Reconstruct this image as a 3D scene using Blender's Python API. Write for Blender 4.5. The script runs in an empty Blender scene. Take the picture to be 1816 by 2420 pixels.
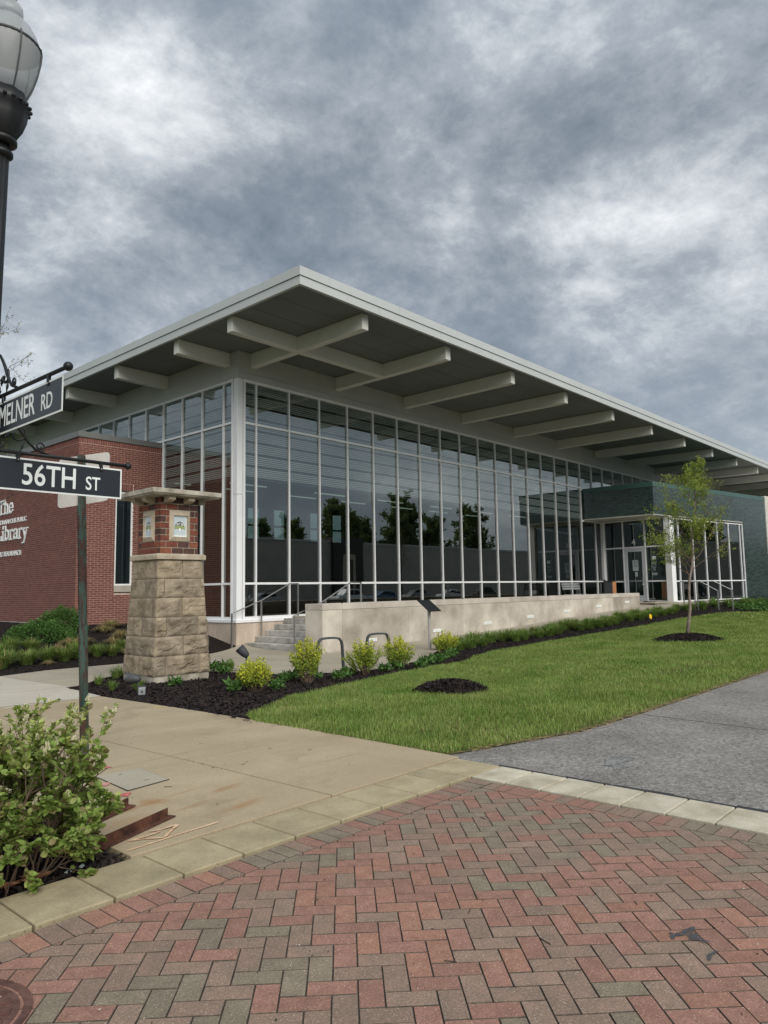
import bpy, bmesh, math, random
import numpy as np
from mathutils import Matrix, Vector

random.seed(7)
RNG = np.random.default_rng(11)
scene = bpy.context.scene
COL = scene.collection

# ------------------------------------------------------------------ camera
cam_d = bpy.data.cameras.new('camera')
cam = bpy.data.objects.new('camera', cam_d)
COL.objects.link(cam)
CAM = Vector((-15.1656, -20.3902, 1.6))
RIGHT = Vector((0.6696477, -0.74250044, -0.01628036))
UP = Vector((-0.06730858, -0.08250613, 0.99431499))
FWD = Vector((0.73962254, 0.66474494, 0.10522669))
cam.matrix_world = Matrix(((RIGHT.x, UP.x, -FWD.x, CAM.x), (RIGHT.y, UP.y, -FWD.y, CAM.y),
                           (RIGHT.z, UP.z, -FWD.z, CAM.z), (0, 0, 0, 1)))
cam_d.sensor_fit = 'VERTICAL'
cam_d.sensor_height = 24.0
cam_d.sensor_width = 18.0
cam_d.lens = 1728.9 * 24.0 / 2420.0
cam_d.clip_start = 0.05
cam_d.clip_end = 3000
scene.camera = cam

# ------------------------------------------------------------------ light
SUN_EL, SUN_AZ = math.radians(38), math.radians(203)      # azimuth clockwise from +Y
sun_d = bpy.data.lights.new('sun', 'SUN')
sun_d.energy = 1.5
sun_d.angle = math.radians(50)
sun_d.color = (1.0, 0.95, 0.87)
sun = bpy.data.objects.new('sun', sun_d)
COL.objects.link(sun)
sdir = Vector((math.sin(SUN_AZ) * math.cos(SUN_EL), math.cos(SUN_AZ) * math.cos(SUN_EL), math.sin(SUN_EL)))
sun.rotation_euler = (-sdir).to_track_quat('-Z', 'Y').to_euler()
sun.location = (0, -20, 40)

scene.view_settings.view_transform = 'Standard'
scene.view_settings.look = 'None'
scene.view_settings.exposure = 1.0
scene.view_settings.gamma = 1.0
scene.view_settings.use_curve_mapping = False
scene.render.engine = 'CYCLES'
scene.cycles.use_denoising = True
scene.cycles.max_bounces = 8
scene.cycles.transparent_max_bounces = 16
scene.cycles.caustics_reflective = False
scene.cycles.caustics_refractive = False


class NT:
    """small helper round a node tree"""
    def __init__(self, tree):
        self.t = tree
        tree.nodes.clear()

    def n(self, kind, **kw):
        nd = self.t.nodes.new(kind)
        for k, v in kw.items():
            if k in nd.inputs.keys():
                nd.inputs[k].default_value = v
            else:
                setattr(nd, k, v)
        return nd

    def l(self, a, b):
        self.t.links.new(a, b)

    def math(self, op, a, b=None, clamp=False):
        nd = self.t.nodes.new('ShaderNodeMath')
        nd.operation = op
        nd.use_clamp = clamp
        for i, v in enumerate((a, b)):
            if v is None:
                continue
            if isinstance(v, (int, float)):
                nd.inputs[i].default_value = v
            else:
                self.l(v, nd.inputs[i])
        return nd.outputs[0]

    def ramp(self, fac, stops, interp='LINEAR'):
        nd = self.t.nodes.new('ShaderNodeValToRGB')
        cr = nd.color_ramp
        cr.interpolation = interp
        while len(cr.elements) > 1:
            cr.elements.remove(cr.elements[-1])
        cr.elements[0].position = stops[0][0]
        cr.elements[0].color = (*stops[0][1], 1)
        for p, c in stops[1:]:
            e = cr.elements.new(p)
            e.color = (*c, 1)
        self.l(fac, nd.inputs[0])
        return nd.outputs[0]

    def noise(self, vec, scale, detail=4, rough=.55, dist=0.0):
        nd = self.t.nodes.new('ShaderNodeTexNoise')
        nd.inputs['Scale'].default_value = scale
        nd.inputs['Detail'].default_value = detail
        nd.inputs['Roughness'].default_value = rough
        nd.inputs['Distortion'].default_value = dist
        if vec is not None:
            self.l(vec, nd.inputs['Vector'])
        return nd.outputs['Fac']

    def mix(self, fac, a, b, mode='MIX'):
        nd = self.t.nodes.new('ShaderNodeMix')
        nd.data_type = 'RGBA'
        nd.blend_type = mode
        for s, v in ((nd.inputs[0], fac), (nd.inputs[6], a), (nd.inputs[7], b)):
            if isinstance(v, (int, float)):
                s.default_value = v
            elif isinstance(v, tuple):
                s.default_value = (*v, 1)
            else:
                self.l(v, s)
        return nd.outputs[2]


# ------------------------------------------------------------------ sky
SKY_X, SKY_Y = 4.31, 6.80
world = bpy.data.worlds.new('World')
scene.world = world
world.use_nodes = True
W = NT(world.node_tree)
wout = W.n('ShaderNodeOutputWorld')
tc = W.n('ShaderNodeTexCoord')
sep = W.n('ShaderNodeSeparateXYZ')
W.l(tc.outputs['Generated'], sep.inputs[0])
zz = W.math('ADD', W.math('MAXIMUM', sep.outputs[2], 0.0), 0.34)
comb = W.n('ShaderNodeCombineXYZ')
W.l(W.math('DIVIDE', sep.outputs[0], zz), comb.inputs[0])
W.l(W.math('DIVIDE', sep.outputs[1], zz), comb.inputs[1])
mp = W.n('ShaderNodeMapping')
mp.inputs['Location'].default_value = (SKY_X, SKY_Y, 0.0)
W.l(comb.outputs[0], mp.inputs[0])
n1 = W.noise(mp.outputs[0], 1.15, 2, .5, .3)
n2 = W.noise(mp.outputs[0], 3.2, 12, .66, .22)
n3 = W.noise(mp.outputs[0], 11.0, 8, .7, .2)
rg = W.n('ShaderNodeTexNoise')
rg.noise_type = 'RIDGED_MULTIFRACTAL'
rg.inputs['Scale'].default_value = 4.2
rg.inputs['Detail'].default_value = 5
rg.inputs['Roughness'].default_value = .5
rg.inputs['Distortion'].default_value = .35
W.l(mp.outputs[0], rg.inputs['Vector'])
puff = W.math('SUBTRACT', 1.0, W.math('MULTIPLY', rg.outputs['Fac'], .5), True)
cl = W.math('ADD', W.math('ADD', W.math('MULTIPLY', n1, .42), W.math('MULTIPLY', n2, .38)), W.math('ADD', W.math('MULTIPLY', n3, .13), W.math('MULTIPLY', W.math('SUBTRACT', puff, .35), .12)))
cloud = W.ramp(cl, [(.385, (.062, .078, .093)), (.45, (.088, .107, .126)), (.505, (.130, .151, .174)), (.55, (.195, .215, .237)), (.60, (.32, .337, .353)), (.66, (.49, .50, .505))])
# a paler, smoother band low over the horizon, a brighter deck overhead
low = W.ramp(W.math('MAXIMUM', sep.outputs[2], 0.0), [(0.0, (1, 1, 1)), (.22, (.45, .45, .45)), (.42, (0, 0, 0))])
cloud = W.mix(W.math('MULTIPLY', low, .6), cloud, (.242, .272, .305))
up = W.ramp(sep.outputs[2], [(.55, (1, 1, 1)), (.95, (1.8, 1.8, 1.8))])
cloud = W.mix(1.0, cloud, up, 'MULTIPLY')
sky = W.n('ShaderNodeTexSky')
sky.sky_type = 'NISHITA'
sky.sun_disc = False
sky.sun_elevation = SUN_EL
sky.sun_rotation = SUN_AZ
bg_sky = W.n('ShaderNodeBackground', Strength=0.1)
W.l(sky.outputs[0], bg_sky.inputs[0])
bg_cl = W.n('ShaderNodeBackground', Strength=1.0)
W.l(cloud, bg_cl.inputs[0])
mx = W.n('ShaderNodeMixShader', Fac=0.94)
W.l(bg_sky.outputs[0], mx.inputs[1])
W.l(bg_cl.outputs[0], mx.inputs[2])
W.l(mx.outputs[0], wout.inputs[0])

# ------------------------------------------------------------------ materials
def newmat(name):
    m = bpy.data.materials.new(name)
    m.use_nodes = True
    return m, NT(m.node_tree)


def mat(name, c, c2=None, ior=1.5, rough=.8, scale=6.0, var=.18, fine=90.0, fvar=.12, bump=.15, bdist=.004, metal=0.0, spec=.4,
        rnd=0.0, detail=5, stretch=None, speck=None, coat=0.0):
    """procedural surface: a broad colour drift, a fine grain, optional pale/dark specks, optional change per object"""
    m, N = newmat(name)
    out = N.n('ShaderNodeOutputMaterial')
    b = N.n('ShaderNodeBsdfPrincipled', Roughness=rough, Metallic=metal)
    b.inputs['Specular IOR Level'].default_value = spec
    b.inputs['IOR'].default_value = ior
    if coat:
        b.inputs['Coat Weight'].default_value = coat
    geo = N.n('ShaderNodeNewGeometry')
    vec = geo.outputs['Position']
    if stretch:
        mpn = N.n('ShaderNodeMapping')
        mpn.inputs['Scale'].default_value = stretch
        N.l(vec, mpn.inputs[0])
        vec = mpn.outputs[0]
    a = tuple(x * (1 - var) for x in c)
    d = tuple(min(1, x * (1 + var)) for x in (c2 or c))
    col = N.ramp(N.noise(vec, scale, detail, .6), [(.32, a), (.68, d)])
    if fvar:
        g = N.noise(vec, fine, 3, .7)
        gr = N.ramp(g, [(.3, (1 - fvar,) * 3), (.7, (1 + fvar,) * 3)])
        col = N.mix(1.0, col, gr, 'MULTIPLY')
    if speck:
        sc, lo, hi, scol = speck
        v = N.n('ShaderNodeTexVoronoi', Scale=sc)
        N.l(vec, v.inputs['Vector'])
        f = N.ramp(v.outputs['Color'], [(lo, (0, 0, 0)), (hi, (1, 1, 1))])
        f2 = N.ramp(v.outputs['Distance'], [(.15, (1, 1, 1)), (.45, (0, 0, 0))])
        f = N.mix(1.0, f, f2, 'MULTIPLY')
        col = N.mix(f, col, scol)
    if rnd:
        oi = N.n('ShaderNodeObjectInfo')
        rr = N.ramp(oi.outputs['Random'], [(0, (1 - rnd,) * 3), (1, (1 + rnd,) * 3)])
        col = N.mix(1.0, col, rr, 'MULTIPLY')
    N.l(col, b.inputs['Base Color'])
    if bump:
        bn = N.n('ShaderNodeBump', Strength=bump, Distance=bdist)
        N.l(N.noise(vec, fine * .8, 4, .65), bn.inputs['Height'])
        N.l(bn.outputs[0], b.inputs['Normal'])
    N.l(b.outputs[0], out.inputs[0])
    return m


def leafmat(name, c, c2, trans=.3, rough=.55, scale=9.0, rnd=0.0):
    m, N = newmat(name)
    out = N.n('ShaderNodeOutputMaterial')
    b = N.n('ShaderNodeBsdfPrincipled', Roughness=rough)
    b.inputs['Specular IOR Level'].default_value = .25
    t = N.n('ShaderNodeBsdfTranslucent')
    geo = N.n('ShaderNodeNewGeometry')
    f = N.noise(geo.outputs['Position'], scale, 3, .6)
    col = N.ramp(f, [(.3, c), (.7, c2)])
    ri = N.ramp(geo.outputs['Random Per Island'], [(0, (.72,) * 3), (1, (1.3,) * 3)])
    col = N.mix(1.0, col, ri, 'MULTIPLY')
    if rnd:
        oi = N.n('ShaderNodeObjectInfo')
        rr = N.ramp(oi.outputs['Random'], [(0, (1 - rnd,) * 3), (1, (1 + rnd,) * 3)])
        col = N.mix(1.0, col, rr, 'MULTIPLY')
    N.l(col, b.inputs['Base Color'])
    N.l(N.mix(1.0, col, (1.0, 1.0, .6), 'MULTIPLY'), t.inputs[0])
    mxs = N.n('ShaderNodeMixShader', Fac=trans)
    N.l(b.outputs[0], mxs.inputs[1])
    N.l(t.outputs[0], mxs.inputs[2])
    N.l(mxs.outputs[0], out.inputs[0])
    return m


def plain(name, c, rough=.5, metal=0.0, spec=.4, emit=0.0):
    m, N = newmat(name)
    out = N.n('ShaderNodeOutputMaterial')
    b = N.n('ShaderNodeBsdfPrincipled', Roughness=rough, Metallic=metal)
    b.inputs['Base Color'].default_value = (*c, 1)
    b.inputs['Specular IOR Level'].default_value = spec
    if emit:
        b.inputs['Emission Color'].default_value = (*c, 1)
        b.inputs['Emission Strength'].default_value = emit
    N.l(b.outputs[0], out.inputs[0])
    return m


def glassmat(name, tint, ior=2.2, frit=None, wav=.0):
    """thin coated pane: see-through tint, mirror reflection, optional printed stripes above a height"""
    m, N = newmat(name)
    out = N.n('ShaderNodeOutputMaterial')
    tr = N.n('ShaderNodeBsdfTransparent')
    tr.inputs[0].default_value = (*tint, 1)
    gl = N.n('ShaderNodeBsdfGlossy', Roughness=0.0)
    gl.inputs[0].default_value = (.90, .955, .94, 1)
    fr = N.n('ShaderNodeFresnel', IOR=ior)
    base = tr.outputs[0]
    geo = N.n('ShaderNodeNewGeometry')
    if wav:
        bn = N.n('ShaderNodeBump', Strength=wav, Distance=.01)
        N.l(N.noise(geo.outputs['Position'], .7, 1, .5), bn.inputs['Height'])
        N.l(bn.outputs[0], gl.inputs['Normal'])
    if frit:
        z0, c, amt = frit
        sp = N.n('ShaderNodeSeparateXYZ')
        N.l(geo.outputs['Position'], sp.inputs[0])
        z = sp.outputs[2]
        fine = N.math('GREATER_THAN', N.math('FRACT', N.math('MULTIPLY', z, 14.0)), .36)
        band = N.math('GREATER_THAN', N.math('FRACT', N.math('MULTIPLY', z, 2.35)), .18)
        zone = N.math('GREATER_THAN', z, z0)
        fac = N.math('MULTIPLY', N.math('MULTIPLY', fine, band), N.math('MULTIPLY', zone, amt))
        df = N.n('ShaderNodeBsdfDiffuse')
        df.inputs[0].default_value = (*c, 1)
        ms = N.n('ShaderNodeMixShader')
        N.l(fac, ms.inputs[0])
        N.l(tr.outputs[0], ms.inputs[1])
        N.l(df.outputs[0], ms.inputs[2])
        base = ms.outputs[0]
    mg = N.n('ShaderNodeMixShader')
    N.l(fr.outputs[0], mg.inputs[0])
    N.l(base, mg.inputs[1])
    N.l(gl.outputs[0], mg.inputs[2])
    N.l(mg.outputs[0], out.inputs[0])
    return m


M = {}
M['white_metal'] = mat('white_painted_metal', (.83, .84, .85), rough=.42, scale=1.5, var=.03, fvar=.02, bump=0)
M['beam'] = mat('beam_paint', (.68, .68, .63), rough=.6, scale=1.2, var=.04, fvar=.02, bump=0)
M['fascia'] = mat('fascia_metal', (.50, .525, .52), rough=.4, scale=.8, var=.04, fvar=.02, bump=0)
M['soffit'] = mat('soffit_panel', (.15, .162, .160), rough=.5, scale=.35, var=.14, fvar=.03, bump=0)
M['band'] = mat('trim_metal', (.47, .475, .445), rough=.5, scale=.8, var=.04, fvar=.02, bump=0)
M['coping'] = mat('dark_coping', (.15, .155, .15), rough=.45, scale=1., var=.06, fvar=.03, bump=0)
M['green_coping'] = mat('green_coping', (.05, .11, .098), rough=.3, scale=1., var=.08, fvar=.03, bump=0)
M['mortar'] = mat('mortar', (.60, .48, .40), rough=.95, scale=5, var=.12, bump=.3)
M['brick_a'] = mat('red_brick', (.185, .070, .056), rough=.85, scale=11, var=.16, bump=.3)
M['brick_b'] = mat('red_brick_dark', (.165, .058, .047), rough=.85, scale=11, var=.16, bump=.3)
M['brick_c'] = mat('red_brick_light', (.212, .082, .064), rough=.85, scale=11, var=.16, bump=.3)
M['gbrick'] = mat('green_glazed_brick', (.020, .052, .043), rough=.2, scale=9, var=.3, fvar=.1, bump=.08, spec=.5, ior=2.1)
M['gbrick_b'] = mat('green_glazed_brick_deep', (.006, .018, .015), rough=.2, scale=9, var=.3, fvar=.1, bump=.08, spec=.5, ior=2.1)
M['gmortar'] = mat('grey_mortar', (.25, .29, .27), rough=.9, scale=6, var=.1)
M['cream_brick'] = mat('cream_brick', (.66, .64, .58), rough=.8, scale=6, var=.1, bump=.3)
M['glass'] = glassmat('tinted_glass', (.115, .175, .16), 2.75, (5.5, (.34, .42, .40), .55), .07)
M['glass_clear'] = glassmat('entrance_glass', (.22, .32, .30), 2.2, None, .03)
M['stone_panel'] = mat('veined_limestone', (.47, .375, .30), (.56, .47, .38), rough=.7, scale=2.2, var=.14, fine=40, fvar=.06, stretch=(1, 1, .35), rnd=.06)
M['wall_stone'] = mat('smooth_limestone', (.36, .315, .258), (.53, .485, .42), rough=.75, scale=.9, var=.16, fine=30, fvar=.08, detail=9, rnd=.14)
M['cap_stone'] = mat('limestone_cap', (.43, .385, .33), (.52, .475, .42), rough=.75, scale=1.4, var=.08, fine=40, fvar=.06, rnd=.07)
M['steps'] = mat('step_concrete', (.30, .285, .25), (.46, .45, .42), rough=.85, scale=2.6, var=.2, fine=50, fvar=.12, detail=8)
M['steel'] = mat('brushed_steel', (.42, .42, .41), rough=.36, scale=8, var=.06, fvar=.05, bump=0, metal=.85)
M['black_metal'] = mat('black_painted_metal', (.010, .0115, .013), rough=.48, scale=12, var=.2, fvar=.15, bump=.1)
M['rack'] = mat('charcoal_powder_coat', (.055, .064, .07), rough=.5, scale=12, var=.1, bump=.1)
M['floor_in'] = plain('carpet', (.10, .10, .10), .9)
M['wall_in'] = plain('interior_paint', (.26, .28, .28), .8)
M['ceil_in'] = plain('interior_ceiling', (.42, .43, .42), .8)
M['lamp_on'] = plain('light_strip', (1, .93, .8), .5, emit=.55)
M['dark'] = plain('dark_joint', (.02, .02, .02), .9)
M['joint_dark'] = mat('joint_grime', (.035, .030, .026), rough=1, scale=15, var=.4, fine=60, fvar=.3, bump=.2)
M['paver_dirt_shade'] = mat('paver_joint_dirt_shade', (.085, .070, .056), rough=1, scale=9, var=.4, fine=60, fvar=.3, bump=.2)  # joint dirt, with the shading of the chamfers put into the colour
M['bark_joint'] = mat('sand_joint', (.075, .062, .05), rough=.95, scale=20, var=.25, bump=.4)


def concrete(name, c, c2, stain, rust=False, fine=70):
    m, N = newmat(name)
    out = N.n('ShaderNodeOutputMaterial')
    b = N.n('ShaderNodeBsdfPrincipled', Roughness=.85)
    b.inputs['Specular IOR Level'].default_value = .3
    geo = N.n('ShaderNodeNewGeometry')
    p = geo.outputs['Position']
    col = N.ramp(N.noise(p, .9, 7, .62, .4), [(.34, c), (.66, c2)])
    g = N.ramp(N.noise(p, fine, 3, .75), [(.3, (.84,) * 3), (.7, (1.14,) * 3)])
    col = N.mix(1.0, col, g, 'MULTIPLY')
    s = N.ramp(N.noise(p, .55, 6, .7, 1.2), [(.56, (0, 0, 0)), (.70, (1, 1, 1))])
    col = N.mix(N.math('MULTIPLY', s, .5), col, stain)
    # long sweeping scuffs of tyres
    mpn = N.n('ShaderNodeMapping')
    mpn.inputs['Rotation'].default_value = (0, 0, .5)
    mpn.inputs['Scale'].default_value = (.5, 5.0, 1)
    N.l(p, mpn.inputs[0])
    sw = N.ramp(N.noise(mpn.outputs[0], 1.2, 5, .6, .8), [(.60, (0, 0, 0)), (.72, (1, 1, 1))])
    col = N.mix(N.math('MULTIPLY', sw, .30), col, tuple(x * .6 for x in stain))
    oi = N.n('ShaderNodeObjectInfo')
    rr = N.ramp(oi.outputs['Random'], [(0, (.975,) * 3), (1, (1.025,) * 3)])
    col = N.mix(1.0, col, rr, 'MULTIPLY')
    v = N.n('ShaderNodeTexVoronoi', Scale=7.0)
    N.l(p, v.inputs['Vector'])
    pit = N.ramp(v.outputs['Distance'], [(.018, (1, 1, 1)), (.03, (0, 0, 0))])
    col = N.mix(N.math('MULTIPLY', pit, .8), col, (.03, .025, .02))
    if rust:
        # rust bled from the steel angles lying on the slab
        def blot(x, y, rx, ry, rot, k):
            q = N.n('ShaderNodeMapping')
            q.vector_type = 'TEXTURE'
            q.inputs['Location'].default_value = (x, y, 0)
            q.inputs['Rotation'].default_value = (0, 0, rot)
            q.inputs['Scale'].default_value = (rx, ry, 1)
            N.l(p, q.inputs[0])
            ln = N.n('ShaderNodeVectorMath', operation='LENGTH')
            s2 = N.n('ShaderNodeSeparateXYZ')
            N.l(q.outputs[0], s2.inputs[0])
            cb = N.n('ShaderNodeCombineXYZ')
            N.l(s2.outputs[0], cb.inputs[0])
            N.l(s2.outputs[1], cb.inputs[1])
            N.l(cb.outputs[0], ln.inputs[0])
            nz = N.noise(p, 9, 5, .7)
            d = N.math('ADD', ln.outputs['Value'], N.math('MULTIPLY', N.math('SUBTRACT', nz, .5), 1.1))
            f = N.ramp(d, [(.2, (1, 1, 1)), (1.0, (0, 0, 0))])
            return N.math('MULTIPLY', f, k)
        for a in ((-12.28, -15.2, .35, .05, .12, .55), (-12.05, -15.15, .12, .16, .7, .6), (-11.45, -15.27, .22, .06, .2, .55),
                  (-11.66, -15.78, .26, .07, .2, .55), (-11.95, -15.5, .4, .03, .15, .35), (-12.45, -15.45, .3, .12, .1, .3), (-11.75, -15.1, .3, .02, .1, .4)):
            col = N.mix(blot(*a), col, (.30, .145, .045))
    N.l(col, b.inputs['Base Color'])
    bn = N.n('ShaderNodeBump', Strength=.25, Distance=.004)
    N.l(N.noise(p, fine * 1.2, 4, .7), bn.inputs['Height'])
    N.l(bn.outputs[0], b.inputs['Normal'])
    N.l(b.outputs[0], out.inputs[0])
    return m


M['concrete'] = concrete('tan_concrete', (.35, .283, .185), (.42, .345, .235), (.235, .185, .12), True)
M['concrete_grey'] = concrete('pale_grey_concrete', (.44, .405, .33), (.51, .475, .40), (.35, .315, .245))
M['concrete_plaza'] = concrete('plaza_concrete', (.335, .298, .232), (.40, .36, .285), (.26, .23, .175))
M['block'] = mat('paving_block', (.315, .265, .165), (.375, .32, .205), rough=.85, scale=3.5, var=.1, fine=75, fvar=.14, bump=.3, rnd=.08, speck=(55, .8, .9, (.2, .16, .1)))
M['block_pale'] = mat('pale_paving_block', (.37, .325, .23), (.50, .465, .37), rough=.85, scale=3.0, var=.12, fine=75, fvar=.14, bump=.3, rnd=.08)
_sp = (150, .78, .84, (.60, .49, .41))
M['paver_red'] = mat('red_paver', (.265, .142, .108), rough=.88, scale=14, var=.15, fine=95, fvar=.34, bump=.45, rnd=.10, speck=_sp)
M['paver_rust'] = mat('rust_paver', (.285, .150, .105), rough=.88, scale=14, var=.15, fine=95, fvar=.34, bump=.45, rnd=.10, speck=_sp)
M['paver_brown'] = mat('brown_paver', (.222, .167, .126), (.24, .160, .122), rough=.88, scale=9, var=.13, fine=95, fvar=.34, bump=.45, rnd=.10, speck=_sp)
M['paver_grey'] = mat('grey_paver', (.192, .160, .114), (.212, .176, .128), rough=.88, scale=9, var=.12, fine=95, fvar=.34, bump=.45, rnd=.10, speck=_sp)
PAVM = [M['paver_red'], M['paver_rust'], M['paver_brown'], M['paver_grey']]
M['asphalt'] = mat('worn_asphalt', (.170, .162, .150), (.218, .208, .193), rough=.9, scale=1.1, var=.12, fine=30, fvar=.55, bump=1.0, bdist=.01, detail=8, speck=(44, .62, .76, (.44, .42, .385)))
M['tar'] = mat('tar', (.035, .035, .037), rough=.8, scale=20, var=.3, fine=80, bump=.5)
M['soil'] = mat('mulch_soil', (.020, .0165, .0155), rough=1, scale=7, var=.35, fine=60, fvar=.4, bump=.9, bdist=.02, spec=.1)
M['chip'] = mat('bark_chip', (.018, .0145, .014), (.036, .028, .026), rough=.95, scale=30, var=.4, fvar=.3, bump=.2, spec=.15)
M['turf'] = mat('turf', (.07, .085, .025), (.12, .11, .045), rough=1, scale=3, var=.3, fine=50, fvar=.4, bump=.6, bdist=.02, spec=.1)
M['earth'] = mat('far_ground', (.07, .10, .035), rough=1, scale=.2, var=.3, fine=8, bump=0)
M['grass_a'] = leafmat('grass_blade', (.125, .220, .038), (.285, .375, .105), .35, .5, .9)
M['grass_b'] = leafmat('grass_blade_pale', (.26, .29, .095), (.34, .33, .14), .35, .5, 1.4)
M['clump_a'] = leafmat('ornamental_grass', (.125, .215, .045), (.195, .29, .07), .3, .5, 6)
M['clump_b'] = leafmat('dry_grass', (.33, .245, .125), (.46, .35, .19), .2, .7, 6)
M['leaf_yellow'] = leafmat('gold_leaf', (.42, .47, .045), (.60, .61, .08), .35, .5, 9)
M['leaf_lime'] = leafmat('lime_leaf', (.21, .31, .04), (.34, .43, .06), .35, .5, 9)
M['leaf_green'] = leafmat('green_leaf', (.055, .130, .030), (.10, .195, .045), .3, .5, 7)
M['leaf_tree'] = leafmat('young_leaf', (.25, .34, .055), (.37, .43, .09), .4, .5, 3)
M['leaf_tree_b'] = leafmat('young_leaf_deep', (.17, .25, .035), (.26, .33, .06), .35, .5, 3)  # deeper leaf tone, dealt out at random over the crown
M['leaf_far'] = leafmat('far_leaf', (.15, .20, .09), (.24, .29, .13), .5, .6, .6)
M['bud'] = leafmat('opening_leaf', (.24, .25, .06), (.36, .34, .10), .3, .6, 4)
M['bush_a'] = leafmat('bush_leaf', (.165, .250, .055), (.25, .340, .085), .3, .45, 14, .2)
M['bush_b'] = leafmat('bush_leaf_lime', (.31, .365, .11), (.42, .46, .17), .35, .45, 14, .2)
M['bush_c'] = leafmat('bush_leaf_bronze', (.19, .16, .075), (.24, .20, .095), .3, .45, 14, .2)
M['flower'] = mat('cream_flower', (.58, .56, .34), (.68, .66, .46), rough=.9, scale=60, var=.15, bump=.3)
M['bark'] = mat('grey_bark', (.165, .125, .095), (.25, .205, .165), rough=.95, scale=16, var=.3, fine=60, fvar=.25, bump=.7, stretch=(1, 1, .3))
M['twig'] = mat('brown_twig', (.15, .105, .075), rough=.9, scale=20, var=.3, bump=.2)
M['twig_dark'] = mat('dark_twig', (.05, .04, .032), rough=.9, scale=20, var=.3, bump=.2)
M['rust'] = mat('rusty_steel', (.060, .024, .016), (.115, .045, .026), rough=.75, scale=10, var=.3, fine=60, fvar=.3, bump=.4, metal=.1)
M['iron'] = mat('cast_iron', (.125, .062, .052), (.17, .088, .072), rough=.55, scale=14, var=.2, fine=80, fvar=.2, bump=.4, metal=.3)


def post_mat():
    m, N = newmat('flaking_green_paint')
    out = N.n('ShaderNodeOutputMaterial')
    b = N.n('ShaderNodeBsdfPrincipled', Roughness=.6)
    geo = N.n('ShaderNodeNewGeometry')
    q = N.n('ShaderNodeMapping')
    q.inputs['Scale'].default_value = (1, 1, .22)
    N.l(geo.outputs['Position'], q.inputs[0])
    f = N.ramp(N.noise(q.outputs[0], 22, 7, .68, .6), [(.46, (0, 0, 0)), (.52, (1, 1, 1))])
    g = N.ramp(N.noise(q.outputs[0], 9, 4, .6), [(.35, (.014, .036, .030)), (.62, (.05, .10, .083))])
    r = N.ramp(N.noise(geo.outputs['Position'], 40, 4, .6), [(.3, (.03, .018, .015)), (.7, (.085, .036, .024))])
    N.l(N.mix(f, g, r), b.inputs['Base Color'])
    bn = N.n('ShaderNodeBump', Strength=.4, Distance=.003)
    N.l(f, bn.inputs['Height'])
    N.l(bn.outputs[0], b.inputs['Normal'])
    N.l(b.outputs[0], out.inputs[0])
    return m


def rock_mat():
    m, N = newmat('rock_faced_sandstone')
    out = N.n('ShaderNodeOutputMaterial')
    b = N.n('ShaderNodeBsdfPrincipled', Roughness=.92)
    b.inputs['Specular IOR Level'].default_value = .2
    geo = N.n('ShaderNodeNewGeometry')
    p = geo.outputs['Position']
    col = N.ramp(N.noise(p, 3.2, 7, .65, .5), [(.30, (.165, .130, .092)), (.5, (.298, .246, .180)), (.72, (.415, .348, .258))])
    dk = N.ramp(N.noise(p, 4.4, 7, .72, .8), [(.55, (0, 0, 0)), (.72, (1, 1, 1))])
    col = N.mix(N.math('MULTIPLY', dk, .55), col, (.13, .10, .075))
    g = N.ramp(N.noise(p, 60, 3, .75), [(.3, (.84,) * 3), (.7, (1.16,) * 3)])
    col = N.mix(1.0, col, g, 'MULTIPLY')
    oi = N.n('ShaderNodeObjectInfo')
    rr = N.ramp(oi.outputs['Random'], [(0, (.86, .87, .9)), (1, (1.12, 1.1, 1.05))])
    col = N.mix(1.0, col, rr, 'MULTIPLY')
    N.l(col, b.inputs['Base Color'])
    bn = N.n('ShaderNodeBump', Strength=.7, Distance=.02)
    N.l(N.noise(p, 14, 8, .7, .5), bn.inputs['Height'])
    N.l(bn.outputs[0], b.inputs['Normal'])
    N.l(b.outputs[0], out.inputs[0])
    return m


M['post'] = post_mat()
M['rock'] = rock_mat()
M['rock_mortar'] = mat('pale_mortar', (.50, .45, .36), rough=.95, scale=8, var=.12, bump=.3)
M['ledge'] = mat('cut_stone', (.40, .335, .25), (.47, .41, .32), rough=.85, scale=3, var=.14, fine=50, fvar=.1, bump=.3)
M['cap_concrete'] = mat('weathered_cap', (.30, .265, .205), (.44, .41, .35), rough=.9, scale=3.5, var=.2, fine=45, fvar=.15, bump=.4)
M['frame_stone'] = mat('tan_stone_frame', (.43, .355, .265), (.5, .43, .33), rough=.8, scale=4, var=.1, fine=50, fvar=.08, bump=.2)
M['pb_a'] = mat('pillar_brick_red', (.175, .055, .036), rough=.85, scale=12, var=.3, fine=60, fvar=.2, bump=.4)
M['pb_b'] = mat('pillar_brick_brown', (.085, .042, .034), rough=.85, scale=12, var=.3, fine=60, fvar=.2, bump=.4)
M['pb_c'] = mat('pillar_brick_orange', (.225, .078, .044), rough=.85, scale=12, var=.3, fine=60, fvar=.2, bump=.4)
M['sign_face'] = plain('sign_sheeting', (.022, .027, .034), .35)
M['sign_white'] = plain('white_sheeting', (.80, .84, .83), .45)
M['alu'] = mat('dull_aluminium', (.44, .425, .40), rough=.55, scale=7, var=.12, fvar=.06, bump=.1, metal=.15)
M['panel_pale'] = plain('pale_blue_panel', (.52, .60, .64), .3)
M['logo_black'] = plain('logo_black', (.015, .015, .018), .5)
M['logo_olive'] = plain('logo_olive', (.32, .37, .15), .5)
M['flood'] = mat('grey_lamp_housing', (.055, .058, .063), rough=.5, scale=12, var=.1, bump=.1)
M['galv'] = mat('galvanised_steel', (.45, .47, .49), rough=.42, scale=20, var=.15, fvar=.1, bump=.05, metal=.4)
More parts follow.
